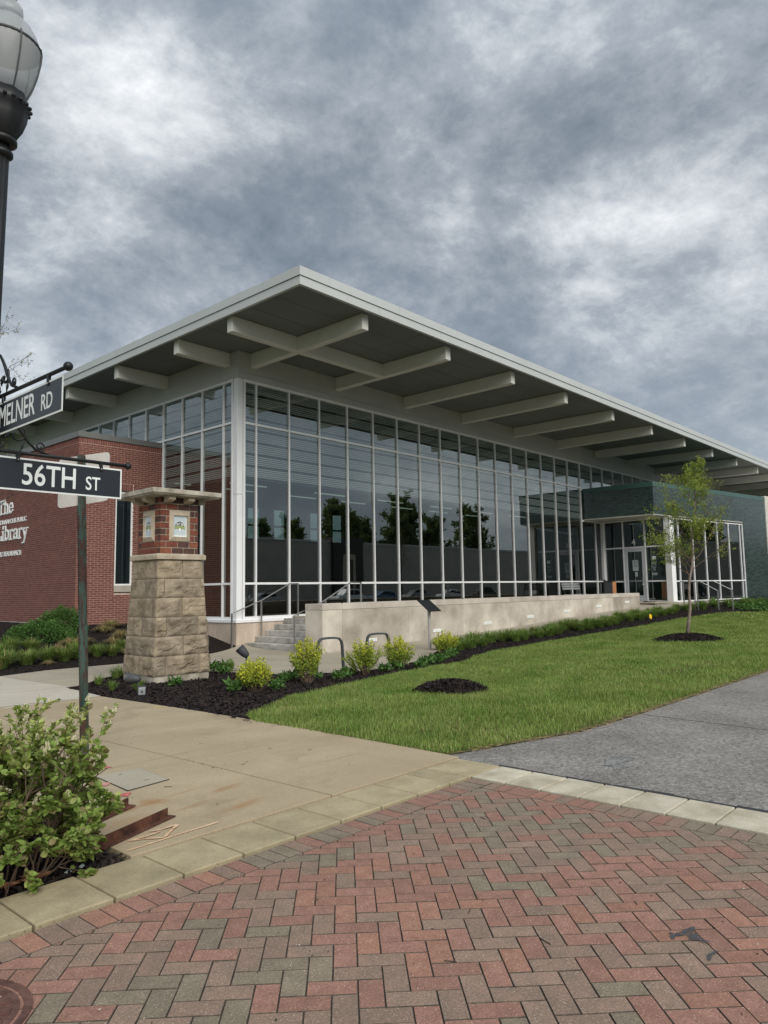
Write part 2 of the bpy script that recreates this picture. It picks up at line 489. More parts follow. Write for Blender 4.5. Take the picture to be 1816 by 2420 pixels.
M['lens'] = plain('lamp_lens', (.25, .27, .28), .1)
M['wood'] = mat('oiled_timber', (.34, .15, .062), (.43, .21, .09), rough=.6, scale=5, var=.2, fine=70, fvar=.2, stretch=(1, 1, .15))
M['bench'] = mat('grey_bench_slat', (.30, .32, .32), rough=.5, scale=6, var=.1, bump=.1)
M['yellow'] = plain('yellow_flag', (.83, .55, .02), .6)
M['door_paint'] = mat('grey_white_door', (.55, .575, .62), rough=.4, scale=1.2, var=.03, fvar=.02, bump=0)
M['paper'] = plain('pale_paper', (.42, .52, .52), .7)
M['print'] = plain('white_print', (.75, .80, .80), .6)
M['ink'] = plain('dark_print', (.10, .14, .14), .7)
M['spray_red'] = mat('red_marker_spray', (.50, .13, .13), rough=.9, scale=30, var=.2, bump=0)
M['spray_pink'] = mat('faded_red_spray', (.52, .26, .22), rough=.9, scale=30, var=.1, bump=0)
M['spray_orange'] = mat('orange_marker_spray', (.66, .40, .24), (.62, .47, .32), rough=.9, scale=14, var=.1, bump=0)
M['spray_white'] = mat('white_marker_spray', (.72, .70, .64), rough=.9, scale=14, var=.08, bump=0)
M['spray_yellow'] = mat('yellow_marker_spray', (.75, .62, .15), rough=.9, scale=14, var=.08, bump=0)
M['dry_leaf'] = mat('dry_leaf', (.22, .10, .05), (.30, .15, .08), rough=.8, scale=25, var=.25, bump=.2)
M['opp_wall'] = mat('tan_block_wall', (.42, .40, .35), rough=.9, scale=.5, var=.08, bump=.2)
M['opp_dark'] = plain('dark_portal', (.05, .045, .042), .6)
M['tyre'] = plain('tyre_rubber', (.02, .02, .02), .8)
M['rim'] = plain('alloy', (.5, .5, .52), .3, .8)
M['car_glass'] = plain('car_glass', (.02, .025, .03), .05)


def globe_mat():
    m, N = newmat('prismatic_acrylic')
    out = N.n('ShaderNodeOutputMaterial')
    b = N.n('ShaderNodeBsdfPrincipled', Roughness=.25)
    b.inputs['Base Color'].default_value = (.62, .65, .66, 1)
    t = N.n('ShaderNodeBsdfTransparent')
    t.inputs[0].default_value = (.85, .88, .9, 1)
    tl = N.n('ShaderNodeBsdfTranslucent')
    tl.inputs[0].default_value = (.7, .72, .73, 1)
    m1 = N.n('ShaderNodeMixShader', Fac=.42)
    N.l(b.outputs[0], m1.inputs[1])
    N.l(tl.outputs[0], m1.inputs[2])
    m2 = N.n('ShaderNodeMixShader', Fac=.30)
    N.l(m1.outputs[0], m2.inputs[1])
    N.l(t.outputs[0], m2.inputs[2])
    N.l(m2.outputs[0], out.inputs[0])
    return m


M['globe'] = globe_mat()

# ------------------------------------------------------------------ mesh helpers
class MB:
    """collects shapes, then links them as ONE mesh object"""
    def __init__(self):
        self.v, self.f, self.nv = [], [], 0

    def add(self, verts, faces, mi=0):
        verts = np.asarray(verts, float).reshape(-1, 3)
        self.v.append(verts)
        by = {}
        for fc in faces:
            by.setdefault(len(fc), []).append(fc)
        for k, fs in by.items():
            self.f.append((np.asarray(fs, np.int64) + self.nv, mi))
        self.nv += len(verts)
        return self

    def arr(self, verts, faces, mi=0):
        """verts (N,3), faces (F,k) arrays"""
        self.v.append(np.asarray(verts, float))
        self.f.append((np.asarray(faces, np.int64) + self.nv, mi))
        self.nv += len(verts)
        return self

    def box(self, x0, x1, y0, y1, z0, z1, mi=0):
        v = [(x0, y0, z0), (x1, y0, z0), (x1, y1, z0), (x0, y1, z0), (x0, y0, z1), (x1, y0, z1), (x1, y1, z1), (x0, y1, z1)]
        return self.add(v, [(0, 3, 2, 1), (4, 5, 6, 7), (0, 1, 5, 4), (1, 2, 6, 5), (2, 3, 7, 6), (3, 0, 4, 7)], mi)

    def obox(self, o, u, v, w, mi=0):
        """box from corner o along vectors u, v, w"""
        o, u, v, w = [np.asarray(a, float) for a in (o, u, v, w)]
        p = [o, o + u, o + u + v, o + v]
        p = p + [q + w for q in p]
        f = [(0, 3, 2, 1), (4, 5, 6, 7), (0, 1, 5, 4), (1, 2, 6, 5), (2, 3, 7, 6), (3, 0, 4, 7)]
        if np.dot(np.cross(u, v), w) < 0:
            f = [tuple(reversed(a)) for a in f]
        return self.add(p, f, mi)

    def prism(self, pts, d, mi=0):
        """extrude a 3-D polygon along vector d"""
        pts = [np.asarray(a, float) for a in pts]
        d = np.asarray(d, float)
        n = len(pts)
        v = pts + [q + d for q in pts]
        nrm = sum(np.cross(pts[i] - pts[0], pts[(i + 1) % n] - pts[0]) for i in range(n))
        flip = np.dot(nrm, d) > 0
        f = [tuple(range(n)), tuple(range(2 * n - 1, n - 1, -1))]
        f += [(i, i + n, (i + 1) % n + n, (i + 1) % n) for i in range(n)]
        if flip:
            f = [tuple(reversed(a)) for a in f]
        return self.add(v, f, mi)

    def tube(self, pts, r, seg=8, mi=0, cap=True, squash=None):
        pts = np.asarray(pts, float)
        n = len(pts)
        r = np.full(n, float(r)) if np.isscalar(r) else np.asarray(r, float)
        t = np.gradient(pts, axis=0) if n > 2 else np.repeat((pts[-1] - pts[0])[None], n, 0)
        t /= np.maximum(np.linalg.norm(t, axis=1, keepdims=True), 1e-9)
        ref = np.array([0, 0, 1.0]) if abs(t[0][2]) < .9 else np.array([1.0, 0, 0])
        a = np.cross(t[0], ref)
        a /= np.linalg.norm(a)
        rings = []
        for i in range(n):
            a = a - t[i] * np.dot(a, t[i])
            a /= max(np.linalg.norm(a), 1e-9)
            b = np.cross(t[i], a)
            ang = np.arange(seg) * 2 * math.pi / seg
            s = squash or (1, 1)
            rings.append(pts[i] + r[i] * (np.cos(ang)[:, None] * a * s[0] + np.sin(ang)[:, None] * b * s[1]))
        v = np.concatenate(rings)
        f = []
        for i in range(n - 1):
            for j in range(seg):
                k = (j + 1) % seg
                f.append((i * seg + j, i * seg + k, (i + 1) * seg + k, (i + 1) * seg + j))
        self.add(v, f, mi)
        if cap:
            self.f.append((np.array([list(range(seg))[::-1]]) + self.nv - n * seg, mi))
            self.f.append((np.array([list(range(seg))]) + self.nv - seg, mi))
        return self

    def lathe(self, prof, c, seg=24, mi=0, flute=0.0, nfl=12):
        """prof: list of (r, z) round a vertical axis through c"""
        v, f = [], []
        for r, z in prof:
            for j in range(seg):
                a = 2 * math.pi * j / seg
                rr = r * (1 - flute * (.5 + .5 * math.cos(nfl * a)))
                v.append((c[0] + rr * math.cos(a), c[1] + rr * math.sin(a), c[2] + z))
        n = len(prof)
        for i in range(n - 1):
            for j in range(seg):
                k = (j + 1) % seg
                f.append((i * seg + j, i * seg + k, (i + 1) * seg + k, (i + 1) * seg + j))
        if prof[0][0] > 1e-4:
            f.append(tuple(range(seg))[::-1])
        if prof[-1][0] > 1e-4:
            f.append(tuple((n - 1) * seg + j for j in range(seg)))
        return self.add(v, f, mi)

    def ball(self, c, r, seg=12, mi=0):
        prof = [(max(1e-5, r * math.sin(math.pi * i / (seg // 2 + 1))), -r * math.cos(math.pi * i / (seg // 2 + 1))) for i in range(seg // 2 + 2)]
        return self.lathe(prof, c, seg, mi)

    def mesh(self, name, mats, smooth=False):
        me = bpy.data.meshes.new(name)
        V = np.concatenate(self.v) if self.v else np.zeros((0, 3))
        me.vertices.add(len(V))
        me.vertices.foreach_set('co', V.astype(np.float32).ravel())
        idx = np.concatenate([a.ravel() for a, _ in self.f])
        tot = np.concatenate([np.full(a.shape[0], a.shape[1]) for a, _ in self.f])
        mi = np.concatenate([np.full(a.shape[0], m) for a, m in self.f])
        st = np.concatenate([[0], np.cumsum(tot)[:-1]])
        me.loops.add(len(idx))
        me.loops.foreach_set('vertex_index', idx.astype(np.int32))
        me.polygons.add(len(tot))
        me.polygons.foreach_set('loop_start', st.astype(np.int32))
        me.polygons.foreach_set('material_index', mi.astype(np.int32))
        me.polygons.foreach_set('use_smooth', np.full(len(tot), bool(smooth)))
        for m in (mats if isinstance(mats, (list, tuple)) else [mats]):
            me.materials.append(m)
        me.update(calc_edges=True)
        return me

    def obj(self, name, mats, parent=None, smooth=False, bevel=0.0, seg=1, **props):
        return link(name, self.mesh(name, mats, smooth), parent, bevel=bevel, seg=seg, **props)


def link(name, me, parent=None, loc=None, bevel=0.0, seg=1, mw=None, **props):
    o = bpy.data.objects.new(name, me)
    COL.objects.link(o)
    if mw is not None:
        o.matrix_world = mw
    elif loc is not None:
        o.location = loc
    if parent is not None:
        adopt(o, parent)
    if bevel:
        b = o.modifiers.new('bevel', 'BEVEL')
        b.width = bevel
        b.segments = seg
        b.limit_method = 'ANGLE'
        b.angle_limit = math.radians(40)
    for k, v in props.items():
        o[k] = v
    return o


WORLDLOC = {}


def adopt(o, parent):
    """child keeps its world placing (parents are unrotated empties)"""
    o.parent = parent
    l = WORLDLOC.get(parent.name, Vector((0, 0, 0)))
    o.matrix_parent_inverse = Matrix.Translation(-l)


def thing(name, label, cat, loc=(0, 0, 0), group=None, **kw):
    o = bpy.data.objects.new(name, None)
    COL.objects.link(o)
    o.location = loc
    o.empty_display_size = .2
    WORLDLOC[o.name] = Vector(loc)
    o['label'] = label
    o['category'] = cat
    if group:
        o['group'] = group
    for k, v in kw.items():
        o[k] = v
    return o


def holder(name, parent, loc=(0, 0, 0), **kw):
    """an Empty that is a part made of sub-parts"""
    o = bpy.data.objects.new(name, None)
    COL.objects.link(o)
    o.location = loc
    adopt(o, parent)
    WORLDLOC[o.name] = Vector(loc)
    for k, v in kw.items():
        o[k] = v
    return o


def structure(name, mb, mats, **kw):
    return mb.obj(name, mats, kind='structure', **kw)


def text_mesh(body, size=1.0, extrude=.004, offset=0.0, align='LEFT'):
    cu = bpy.data.curves.new('lettering', 'FONT')
    cu.body = body
    cu.size = size
    cu.extrude = extrude
    cu.offset = offset
    cu.align_x = align
    cu.resolution_u = 4
    t = bpy.data.objects.new('lettering_tmp', cu)
    COL.objects.link(t)
    dg = bpy.context.evaluated_depsgraph_get()
    me = bpy.data.meshes.new_from_object(t.evaluated_get(dg))
    bpy.data.objects.remove(t)
    bpy.data.curves.remove(cu)
    return me


def text(name, body, origin, xdir, zdir, height, width, m, parent, extrude=.004, offset=0.0, split=False, **kw):
    """a line of lettering scaled to an exact height (capitals) and width, standing on origin"""
    me = text_mesh(body, 1.0, .5, offset)
    co = np.array([v.co[:] for v in me.vertices])
    ref = text_mesh('H', 1.0, 0, offset)
    rc = np.array([v.co[:] for v in ref.vertices])
    bpy.data.meshes.remove(ref)
    cap = rc[:, 1].max() - rc[:, 1].min()
    x0, x1 = co[:, 0].min(), co[:, 0].max()
    xd, zd = np.asarray(xdir, float), np.asarray(zdir, float)
    xd /= np.linalg.norm(xd)
    zd /= np.linalg.norm(zd)
    nd = np.cross(xd, zd)
    P = np.asarray(origin, float) + ((co[:, 0] - x0) / (x1 - x0) * width)[:, None] * xd + ((co[:, 1] - rc[:, 1].min()) / cap * height)[:, None] * zd + (co[:, 2] * 2 * extrude)[:, None] * nd
    me.vertices.foreach_set('co', P.astype(np.float32).ravel())
    me.materials.clear()
    me.materials.append(m)
    me.update()
    me.name = name
    if not split:
        return link(name, me, parent, **kw)
    par = list(range(len(me.vertices)))

    def root(i):
        while par[i] != i:
            par[i] = par[par[i]]
            i = par[i]
        return i
    for e in me.edges:
        a, b = root(e.vertices[0]), root(e.vertices[1])
        par[a] = b
    isl = {}
    for f in me.polygons:
        isl.setdefault(root(f.vertices[0]), []).append(list(f.vertices))
    for fs in isl.values():
        ids = sorted({i for f in fs for i in f})
        mp_ = {i: k for k, i in enumerate(ids)}
        MB().add(P[ids], [tuple(mp_[i] for i in f) for f in fs]).obj('letter', m, parent)
    bpy.data.meshes.remove(me)


# ------------------------------------------------------------------ lie of the land
CP = np.array([(-25,-30,0),(-14,-20,0),(-18,-16.5,0),(-14,-16.6,0),(-11,-16.6,0),(-9.5,-16.5,0),(-9.5,-25,0),(0,-16.5,0),(10,-16.5,0),(20,-16.6,0),(35,-17,.05),(0,-28,0),(30,-30,0),(60,-18,.1),(60,-40,0), (-20,-10,-.05),(-14,-12,-.03),(-9,-12,-.05),(-5,-12,-.1), (-6,-5,-.25),(-10,-5,-.2),(-3,-4,-.30),(-.4,-.5,-.30),(.2,-2,-.30),(.2,-4.1,-.30),(-2,-7,-.27),(2.5,-4.1,-.26),(5,-4.1,-.20),(7.4,-4.1,-.15),(10.6,-4.1,-.05),(13.8,-4.1,.08),(17,-4.1,.22),(20.3,-4.1,.34),(23.7,-4.1,.45),(27,-5,.58),(33,-6.2,.62),(40,-7.2,.64),(26,-2,.6),(50,-8,.65), (5,-7,-.2),(10,-7,-.07),(15,-7,.1),(20,-7,.3),(25,-8,.42),(7,-10,-.1),(15,-10,.02),(25,-10,.2),(40,-10,.3),(-15,0,-.2),(-20,5,-.1),(-8,0,-.2),(-5,1,-.1),(-3.31,4.8,.5),(-3.31,8,.55),(-3.31,12,.55),(-6,4,.12),(-8,8,.15),(-6,9,.3),(0,1.6,.12),(-1.2,.8,-.1),(-2,3.5,.35),(0,4,.4),(0,15,.5),(30,20,.6),(-12,8,-.1)], float)


def _k(r2):
    return np.where(r2 > 1e-9, r2 * np.log(np.maximum(r2, 1e-9)), 0)


def _fit():
    P = CP[:, :2] / 10
    n = len(P)
    d = ((P[:, None] - P[None]) ** 2).sum(-1)
    A = np.zeros((n + 3, n + 3))
    A[:n, :n] = _k(d) + np.eye(n) * 2e-3
    A[:n, n] = 1
    A[:n, n + 1:] = P
    A[n, :n] = 1
    A[n + 1:, :n] = P.T
    return np.linalg.solve(A, np.r_[CP[:, 2], 0, 0, 0])


_W = _fit()


def th(x, y):
    """height of the ground: level at the street, falling to the stairs, rising to the entrance"""
    x = np.asarray(x, float)
    y = np.asarray(y, float)
    Q = np.stack([x, y], -1) / 10
    P = CP[:, :2] / 10
    d = ((Q[..., None, :] - P) ** 2).sum(-1)
    n = len(P)
    z = _k(d) @ _W[:n] + _W[n] + Q @ _W[n + 1:]
    z = np.clip(z, -.33, .65)
    t = np.clip((y + 16.3) / 2.5, 0, 1)
    t = t * t * (3 - 2 * t)
    far = np.clip(1.6 - np.hypot(x - 10, y) / 50, 0, 1)
    return z * t * far


def h(x, y):
    return float(th(x, y))


def clip(poly, a, b, c):
    """part of a 2-D polygon with a*x + b*y <= c"""
    out = []
    n = len(poly)
    for i in range(n):
        p, q = poly[i], poly[(i + 1) % n]
        dp, dq = a * p[0] + b * p[1] - c, a * q[0] + b * q[1] - c
        if dp <= 0:
            out.append(p)
        if (dp < 0 < dq) or (dq < 0 < dp):
            t = dp / (dp - dq)
            out.append((p[0] + t * (q[0] - p[0]), p[1] + t * (q[1] - p[1])))
    return out


def clip_cell(poly, x0, x1, y0, y1):
    for a, b, c in ((-1, 0, -x0), (1, 0, x1), (0, -1, -y0), (0, 1, y1)):
        poly = clip(poly, a, b, c)
        if len(poly) < 3:
            return []
    return poly


def area(poly):
    return .5 * sum(poly[i][0] * poly[(i + 1) % len(poly)][1] - poly[(i + 1) % len(poly)][0] * poly[i][1] for i in range(len(poly)))


def ccw(poly):
    return poly if area(poly) > 0 else poly[::-1]


def sheet(poly, step, off, mb=None, bump=None, skirt=0.0):
    """a polygon laid over the ground in small cells"""
    mb = mb or MB()
    poly = ccw([tuple(p) for p in poly])
    xs = [p[0] for p in poly]
    ys = [p[1] for p in poly]
    vid, V, F = {}, [], []
    for i in range(int(math.floor(min(xs) / step)), int(math.ceil(max(xs) / step))):
        for j in range(int(math.floor(min(ys) / step)), int(math.ceil(max(ys) / step))):
            c = clip_cell(poly, i * step, (i + 1) * step, j * step, (j + 1) * step)
            if len(c) < 3 or abs(area(c)) < 1e-7:
                continue
            ids = []
            for p in c:
                k = (round(p[0], 4), round(p[1], 4))
                if k not in vid:
                    vid[k] = len(V)
                    V.append(k)
                if not ids or ids[-1] != vid[k]:
                    ids.append(vid[k])
            if len(ids) > 2 and ids[0] == ids[-1]:
                ids.pop()
            if len(set(ids)) > 2:
                F.append(tuple(ids))
    V = np.array(V)
    z = th(V[:, 0], V[:, 1]) + off
    if bump is not None:
        z = z + bump(V[:, 0], V[:, 1])
    mb.add(np.c_[V, z], F)
    return mb


def slab(poly, top=.012, deep=.09, flat=None):
    """a cast slab: polygon top that follows the ground, straight edges"""
    poly = ccw(poly)
    n = len(poly)
    t = [(x, y, (h(x, y) if flat is None else flat) + top) for x, y in poly]
    b = [(x, y, z - deep) for x, y, z in t]
    f = [tuple(range(n))] + [(i, i + n, (i + 1) % n + n, (i + 1) % n) for i in range(n)]
    return MB().add(t + b, f)


def inside(px, py, poly):
    px, py = np.asarray(px), np.asarray(py)
    r = np.zeros(px.shape, bool)
    n = len(poly)
    for i in range(n):
        x0, y0 = poly[i]
        x1, y1 = poly[(i + 1) % n]
        if y0 == y1:
            continue
        c = ((y0 > py) != (y1 > py)) & (px < (x1 - x0) * (py - y0) / (y1 - y0) + x0)
        r ^= c
    return r


def to_cam(p):
    d = np.asarray(p, float) - np.array(CAM)
    x, y, z = d @ np.array(RIGHT), d @ np.array(UP), d @ np.array(FWD)
    return x / np.maximum(z, 1e-6) * 1728.9 / 908, y / np.maximum(z, 1e-6) * 1728.9 / 1210, z


def in_view(p, m=1.0):
    x, y, z = to_cam(p)
    return (z > 0) & (np.abs(x) < m) & (np.abs(y) < m)


def wob(x, y, s=1.0):
    """cheap smooth irregularity"""
    return (np.sin(1.7 * x * s + 1.3) * np.cos(2.3 * y * s + .4) + .6 * np.sin(4.1 * x * s - 2.2 * y * s + 2) + .4 * np.cos(7.3 * y * s + 5.9 * x * s)) / 2.0


# ------------------------------------------------------------------ the ground and paving
g = MB()
gx = np.r_[-900, -400, -200, np.arange(-100, 101, 4.0), 200, 400, 900]
gy = np.r_[-900, -400, -200, np.arange(-100, 61, 4.0), 120, 300, 900]
GX, GY = np.meshgrid(gx, gy, indexing='ij')
gv = np.c_[GX.ravel(), GY.ravel(), th(GX.ravel(), GY.ravel()) - .30]
ny = len(gy)
gf = [(i * ny + j, (i + 1) * ny + j, (i + 1) * ny + j + 1, i * ny + j + 1) for i in range(len(gx) - 1) for j in range(ny - 1)]
g.add(gv, gf)
structure('ground', g, M['earth'])

# asphalt drive, right of the brick crossing, flush with the street
a = MB()
a.prism([(-9.40, -15.90, -.012), (-9.40, -70, -.012), (120, -70, -.012), (120, -16.40, -.012), (-6.1, -16.42, -.012), (-7.5, -16.38, -.012), (-8.8, -16.05, -.012)], (0, 0, -.2))
asphalt = structure('asphalt_drive', a, M['asphalt'])
k = MB()
pts = [(-6.05, -16.5), (-6.12, -17.2), (-6.2, -17.9), (-6.28, -18.6), (-6.3, -20), (-6.4, -24)]
for (xa, ya), (xb, yb) in zip(pts[:-1], pts[1:]):
    k.obox((xa, ya, -.013), (xb - xa, yb - ya, 0), (.014, 0, 0), (0, 0, .003))
k.obj('crack', M['tar'], asphalt)
sm = MB()
y = -16.55
while y > -26:
    w = .045 + .03 * random.random()
    L = .18 + .1 * random.random()
    sm.add([(-9.41, y, -.0085), (-9.41 + w, y, -.0085), (-9.41 + w * random.uniform(.6, 1.2), y - L, -.0085), (-9.41, y - L, -.0085)], [(3, 2, 1, 0)])
    y -= L
sm.obj('tar_seam', M['tar'], asphalt)
pt = MB()
for (cx, cy, rx, ry) in ((-8.55, -17.3, .22, .10), (-8.75, -17.42, .12, .08)):
    ang = np.linspace(0, 2 * math.pi, 15)[:-1]
    rr = 1 + .25 * np.sin(3 * ang + cx) + .12 * np.sin(7 * ang)
    pt.add(np.c_[cx + rx * rr * np.cos(ang), cy + ry * rr * np.sin(ang), np.full(14, -.0085 + .002 * (rx > .15))], [tuple(range(14))])
pt.obj('oil_stain', mat('oily_asphalt', (.185, .183, .18), rough=.85, scale=6, var=.25, fine=34, fvar=.5, bump=.6, speck=(48, .7, .8, (.4, .4, .38))), asphalt)

# far carriageway behind the camera side
rd = MB()
rd.prism([(-9.45, -26, -.02), (-60, -26, -.02), (-60, -70, -.02), (-9.45, -70, -.02)], (0, 0, -.2))
structure('road', rd, M['asphalt'])

# --- sidewalk, laid in cast slabs with open joints
SW_X = [-20.2, -17.2, -14.4, -12.77, -11.07, -9.24]
SW_Y = [-16.12, -14.25, -12.45, -10.55, -8.20]
jb = sheet([(-20.2, -16.2), (-9.26, -16.2), (-9.06, -12.4), (-8.75, -8.2), (-20.2, -8.2)], .5, -.03)
sidewalk = structure('sidewalk', jb, M['joint_dark'])
for i in range(len(SW_X) - 1):
    for j in range(len(SW_Y) - 1):
        x0, x1, y0, y1 = SW_X[i], SW_X[i + 1], SW_Y[j], SW_Y[j + 1]
        if x1 <= -12.7 and y0 < -14.3 and x0 > -15:
            continue                       # the planted square by the lamp post
        # the right edge swings a little with the bed
        if i == len(SW_X) - 2:
            e = lambda yy: -9.40 if yy <= -16 else -9.40 + (yy + 16.12) * .055
            q = [(x0 + .008, y0 + .008), (e(y0), y0 + .008), (e((y0 + y1) / 2), (y0 + y1) / 2), (e(y1), y1 - .008), (x0 + .008, y1 - .008)]
        else:
            q = [(x0 + .008, y0 + .008), (x1 - .008, y0 + .008), (x1 - .008, y1 - .008), (x0 + .008, y1 - .008)]
        slab(q).obj('slab', M['concrete'], sidewalk, bevel=.003)
# --- paler slabs and the walk to the stairs
WALK = [(-20.2, -8.19), (-8.93, -8.19), (-8.60, -6.15), (-8.28, -6.10), (-7.40, -5.05), (-6.55, -4.50), (-5.30, -5.10), (-4.95, -5.70),
        (-4.80, -6.70), (-4.66, -7.80), (-4.30, -8.30), (-3.3, -8.95), (-1.5, -8.65), (.5, -7.9), (2.0, -6.9), (4.0, -6.3), (8, -6.05), (14, -6.0), (24, -6.0),
        (27.0, -6.3), (30.5, -6.6), (30.5, -5.3), (27.2, -4.7), (28.2, .0), (23.6, -.1), (23.6, -4.02), (.18, -4.02), (.18, -3.15), (.28, -.05), (-.02, -.08), (-.75, -.40), (-1.6, -.85), (-3.2, -1.5),
        (-5.1, -1.88), (-7.2, -2.05), (-8.45, -2.50), (-12, -2.9), (-20.2, -3.2)]
wj = sheet(WALK, .5, -.03)
walk = structure('walkway', wj, M['joint_dark'])
cuts_x = [-20.2, -17, -13.8, -10.9, -8.45, -6.3, -4.45, -1.9, .2, 3.4, 6.6, 9.8, 13.0, 16.2, 19.4, 22.6, 25.8, 31]
cuts_y = [-9.2, -6.12, -3.9, -.0, 1]
for i in range(len(cuts_x) - 1):
    for j in range(len(cuts_y) - 1):
        q = clip_cell(ccw(WALK), cuts_x[i] + .004, cuts_x[i + 1] - .004, cuts_y[j] + .004, cuts_y[j + 1] - .004)
        if len(q) < 3 or abs(area(q)) < .01:
            continue
        grey = cuts_x[i + 1] < -8.4
        m = MB()
        sheet(q, .6, .012, m)
        m.obj('slab', M['concrete_grey'] if grey else M['concrete_plaza'], walk)

# --- square blocks edging the brick crossing
edge = MB()
edge.prism([(-20, -16.62, -.03), (-9.44, -16.62, -.03), (-9.44, -26, -.03), (-9.92, -26, -.03), (-9.92, -16.64, -.03), (-20, -16.64, -.03)], (0, 0, -.1))
border = structure('block_border', edge, M['joint_dark'])
x = -9.93 - .415 * 0.62
bx = [-9.44, -9.93, x]
while x > -19:
    x -= .419
    bx.append(x)
for i in range(len(bx) - 1):
    q = [(bx[i + 1] + .006, -16.60), (bx[i] - .006, -16.60), (bx[i] - .006, -16.135), (bx[i + 1] + .006, -16.135)]
    o = slab(q, .006, .08, 0.0).obj('block', M['block'], border, bevel=.008, seg=2)
y = -16.61
while y > -25:
    q = [(-9.905, y - .326), (-9.452, y - .326), (-9.452, y - .006), (-9.905, y - .006)]
    slab(q, .006, .08, 0.0).obj('block', M['block_pale'], border, bevel=.008, seg=2)
    y -= .332

# --- herringbone brick crossing
bed = MB()
bed.prism([(-22, -16.66, -.008), (-9.93, -16.66, -.008), (-9.93, -28, -.008), (-22, -28, -.008)], (0, 0, -.1))
crossing = structure('brick_crossing', bed, M['bark_joint'])
PA = .1045
D1, D2 = np.array([1, -1]) / math.sqrt(2), np.array([1, 1]) / math.sqrt(2)


def paver_geo(poly, mb, mi, joint_dark, top=0.0):
    """one clay paver: chamfered top and four sides"""
    poly = ccw(poly)
    n = len(poly)
    cx = sum(p[0] for p in poly) / n
    cy = sum(p[1] for p in poly) / n
    inn = []
    for (px, py) in poly:
        d = math.hypot(px - cx, py - cy)
        s = max(.5, 1 - .0034 / max(d, .01))
        inn.append((cx + (px - cx) * s, cy + (py - cy) * s))
    t = (random.random() - .5) * .0022
    tx, ty = (random.random() - .5) * .010, (random.random() - .5) * .010
    v = [(px, py, top + t + (px - cx) * tx + (py - cy) * ty) for px, py in inn] + [(px, py, top + t - .0035 + (px - cx) * tx + (py - cy) * ty) for px, py in poly] + [(px, py, -.05) for px, py in poly]
    f = []
    for i in range(n):
        j = (i + 1) % n
        f += [(i, i + n, j + n, j), (i + n, i + 2 * n, j + 2 * n, j + n)]
    mb.add(v, [tuple(range(n))], mi)
    mb.nv -= len(v)
    mb.v.pop()
    mb.add(v, f, joint_dark)  # chamfers and sides painted dark: edge shading as well as joint dirt


def tone(cx, cy, rnd):
    """pavers come mixed, with drifts of red and of grey"""
    v = .5 + .22 * math.sin(1.9 * cx + 1.1 * cy + .6) + .16 * math.sin(-2.7 * cx + 3.3 * cy + 2.1) + (rnd - .5) * .95
    if cx > -12.6:
        v += .10
    return 1 if v > 1.08 else 0 if v > .66 else 2 if v > .22 else 3


P_ALL = []
GAP = .0018
for i in range(-40, 120):
    for j in range(-300, -155):
        kk = (i - j) % 4
        if kk == 0:
            u0, u1, w0, w1 = i, i + 2, j, j + 1
        elif kk == 2:
            u0, u1, w0, w1 = i, i + 1, j - 1, j + 1
        else:
            continue
        cs = []
        for (u, w) in ((u0 * PA + GAP, w0 * PA + GAP), (u1 * PA - GAP, w0 * PA + GAP), (u1 * PA - GAP, w1 * PA - GAP), (u0 * PA + GAP, w1 * PA - GAP)):
            cs.append(tuple(D1 * u + D2 * w + np.array([-2.9, .55])))
        cx = sum(c[0] for c in cs) / 4
        cy = sum(c[1] for c in cs) / 4
        if cx < -18.5 or cx > -9.9 or cy > -16.7 or cy < -22.5:
            continue
        q = clip(cs, 1, 0, -10.137)
        q = clip(q, 0, 1, -16.862) if len(q) > 2 else []
        if len(q) < 3 or abs(area(q)) < 4e-4:
            continue
        P_ALL.append((q, tone(cx, cy, random.random())))
# soldier course just inside the blocks
x = -9.955
while x > -18.5:
    P_ALL.append(([(x - .1055, -16.858), (x, -16.858), (x, -16.648), (x - .1055, -16.648)], tone(x, -16.7, random.random())))
    x -= .1095
y = -16.87
while y > -23:
    P_ALL.append(([(-10.132, y - .1015), (-9.935, y - .1015), (-9.935, y), (-10.132, y)], tone(-9.6, y, random.random())))
    y -= .1055
cen = np.array([[sum(p[0] for p in q) / len(q), sum(p[1] for p in q) / len(q), 0] for q, _ in P_ALL])
vis = in_view(cen, 1.02)
dist = np.linalg.norm(cen - np.array(CAM), axis=1)
order = sorted(range(len(P_ALL)), key=lambda i: (not vis[i], dist[i]))
rest = MB()
for n_, i in enumerate(order):
    q, tn = P_ALL[i]
    if n_ < 300 and vis[i]:
        m = MB()
        paver_geo(q, m, 0, 1)
        m.obj('paver', [PAVM[tn], M['paver_dirt_shade']], crossing)
    else:
        paver_geo(q, rest, tn, 4)
rest.obj('paver_field', PAVM + [M['paver_dirt_shade']], crossing, kind='stuff')
# dark spill on the pavers
sp = MB()
for (cx, cy, rx, ry, s) in ((-11.6, -19.03, .055, .036, 1), (-11.67, -18.99, .035, .02, 4), (-11.64, -19.09, .02, .04, 7), (-11.75, -19.18, .055, .010, 3)):
    ang = np.linspace(0, 2 * math.pi, 19)[:-1]
    rr = 1 + .35 * np.sin(3 * ang + s) + .22 * np.sin(5 * ang + s * 2) + .12 * np.sin(9 * ang)
    sp.add(np.c_[cx + rx * rr * np.cos(ang), cy + ry * rr * np.sin(ang), np.full(18, .0035 + .0006 * s)], [tuple(range(18))])
_m, _N = newmat('worn_tar_film')
_o = _N.n('ShaderNodeOutputMaterial')
_b = _N.n('ShaderNodeBsdfPrincipled', Roughness=.6)
_b.inputs['Base Color'].default_value = (.055, .063, .072, 1)
_t = _N.n('ShaderNodeBsdfTransparent')
_g = _N.n('ShaderNodeNewGeometry')
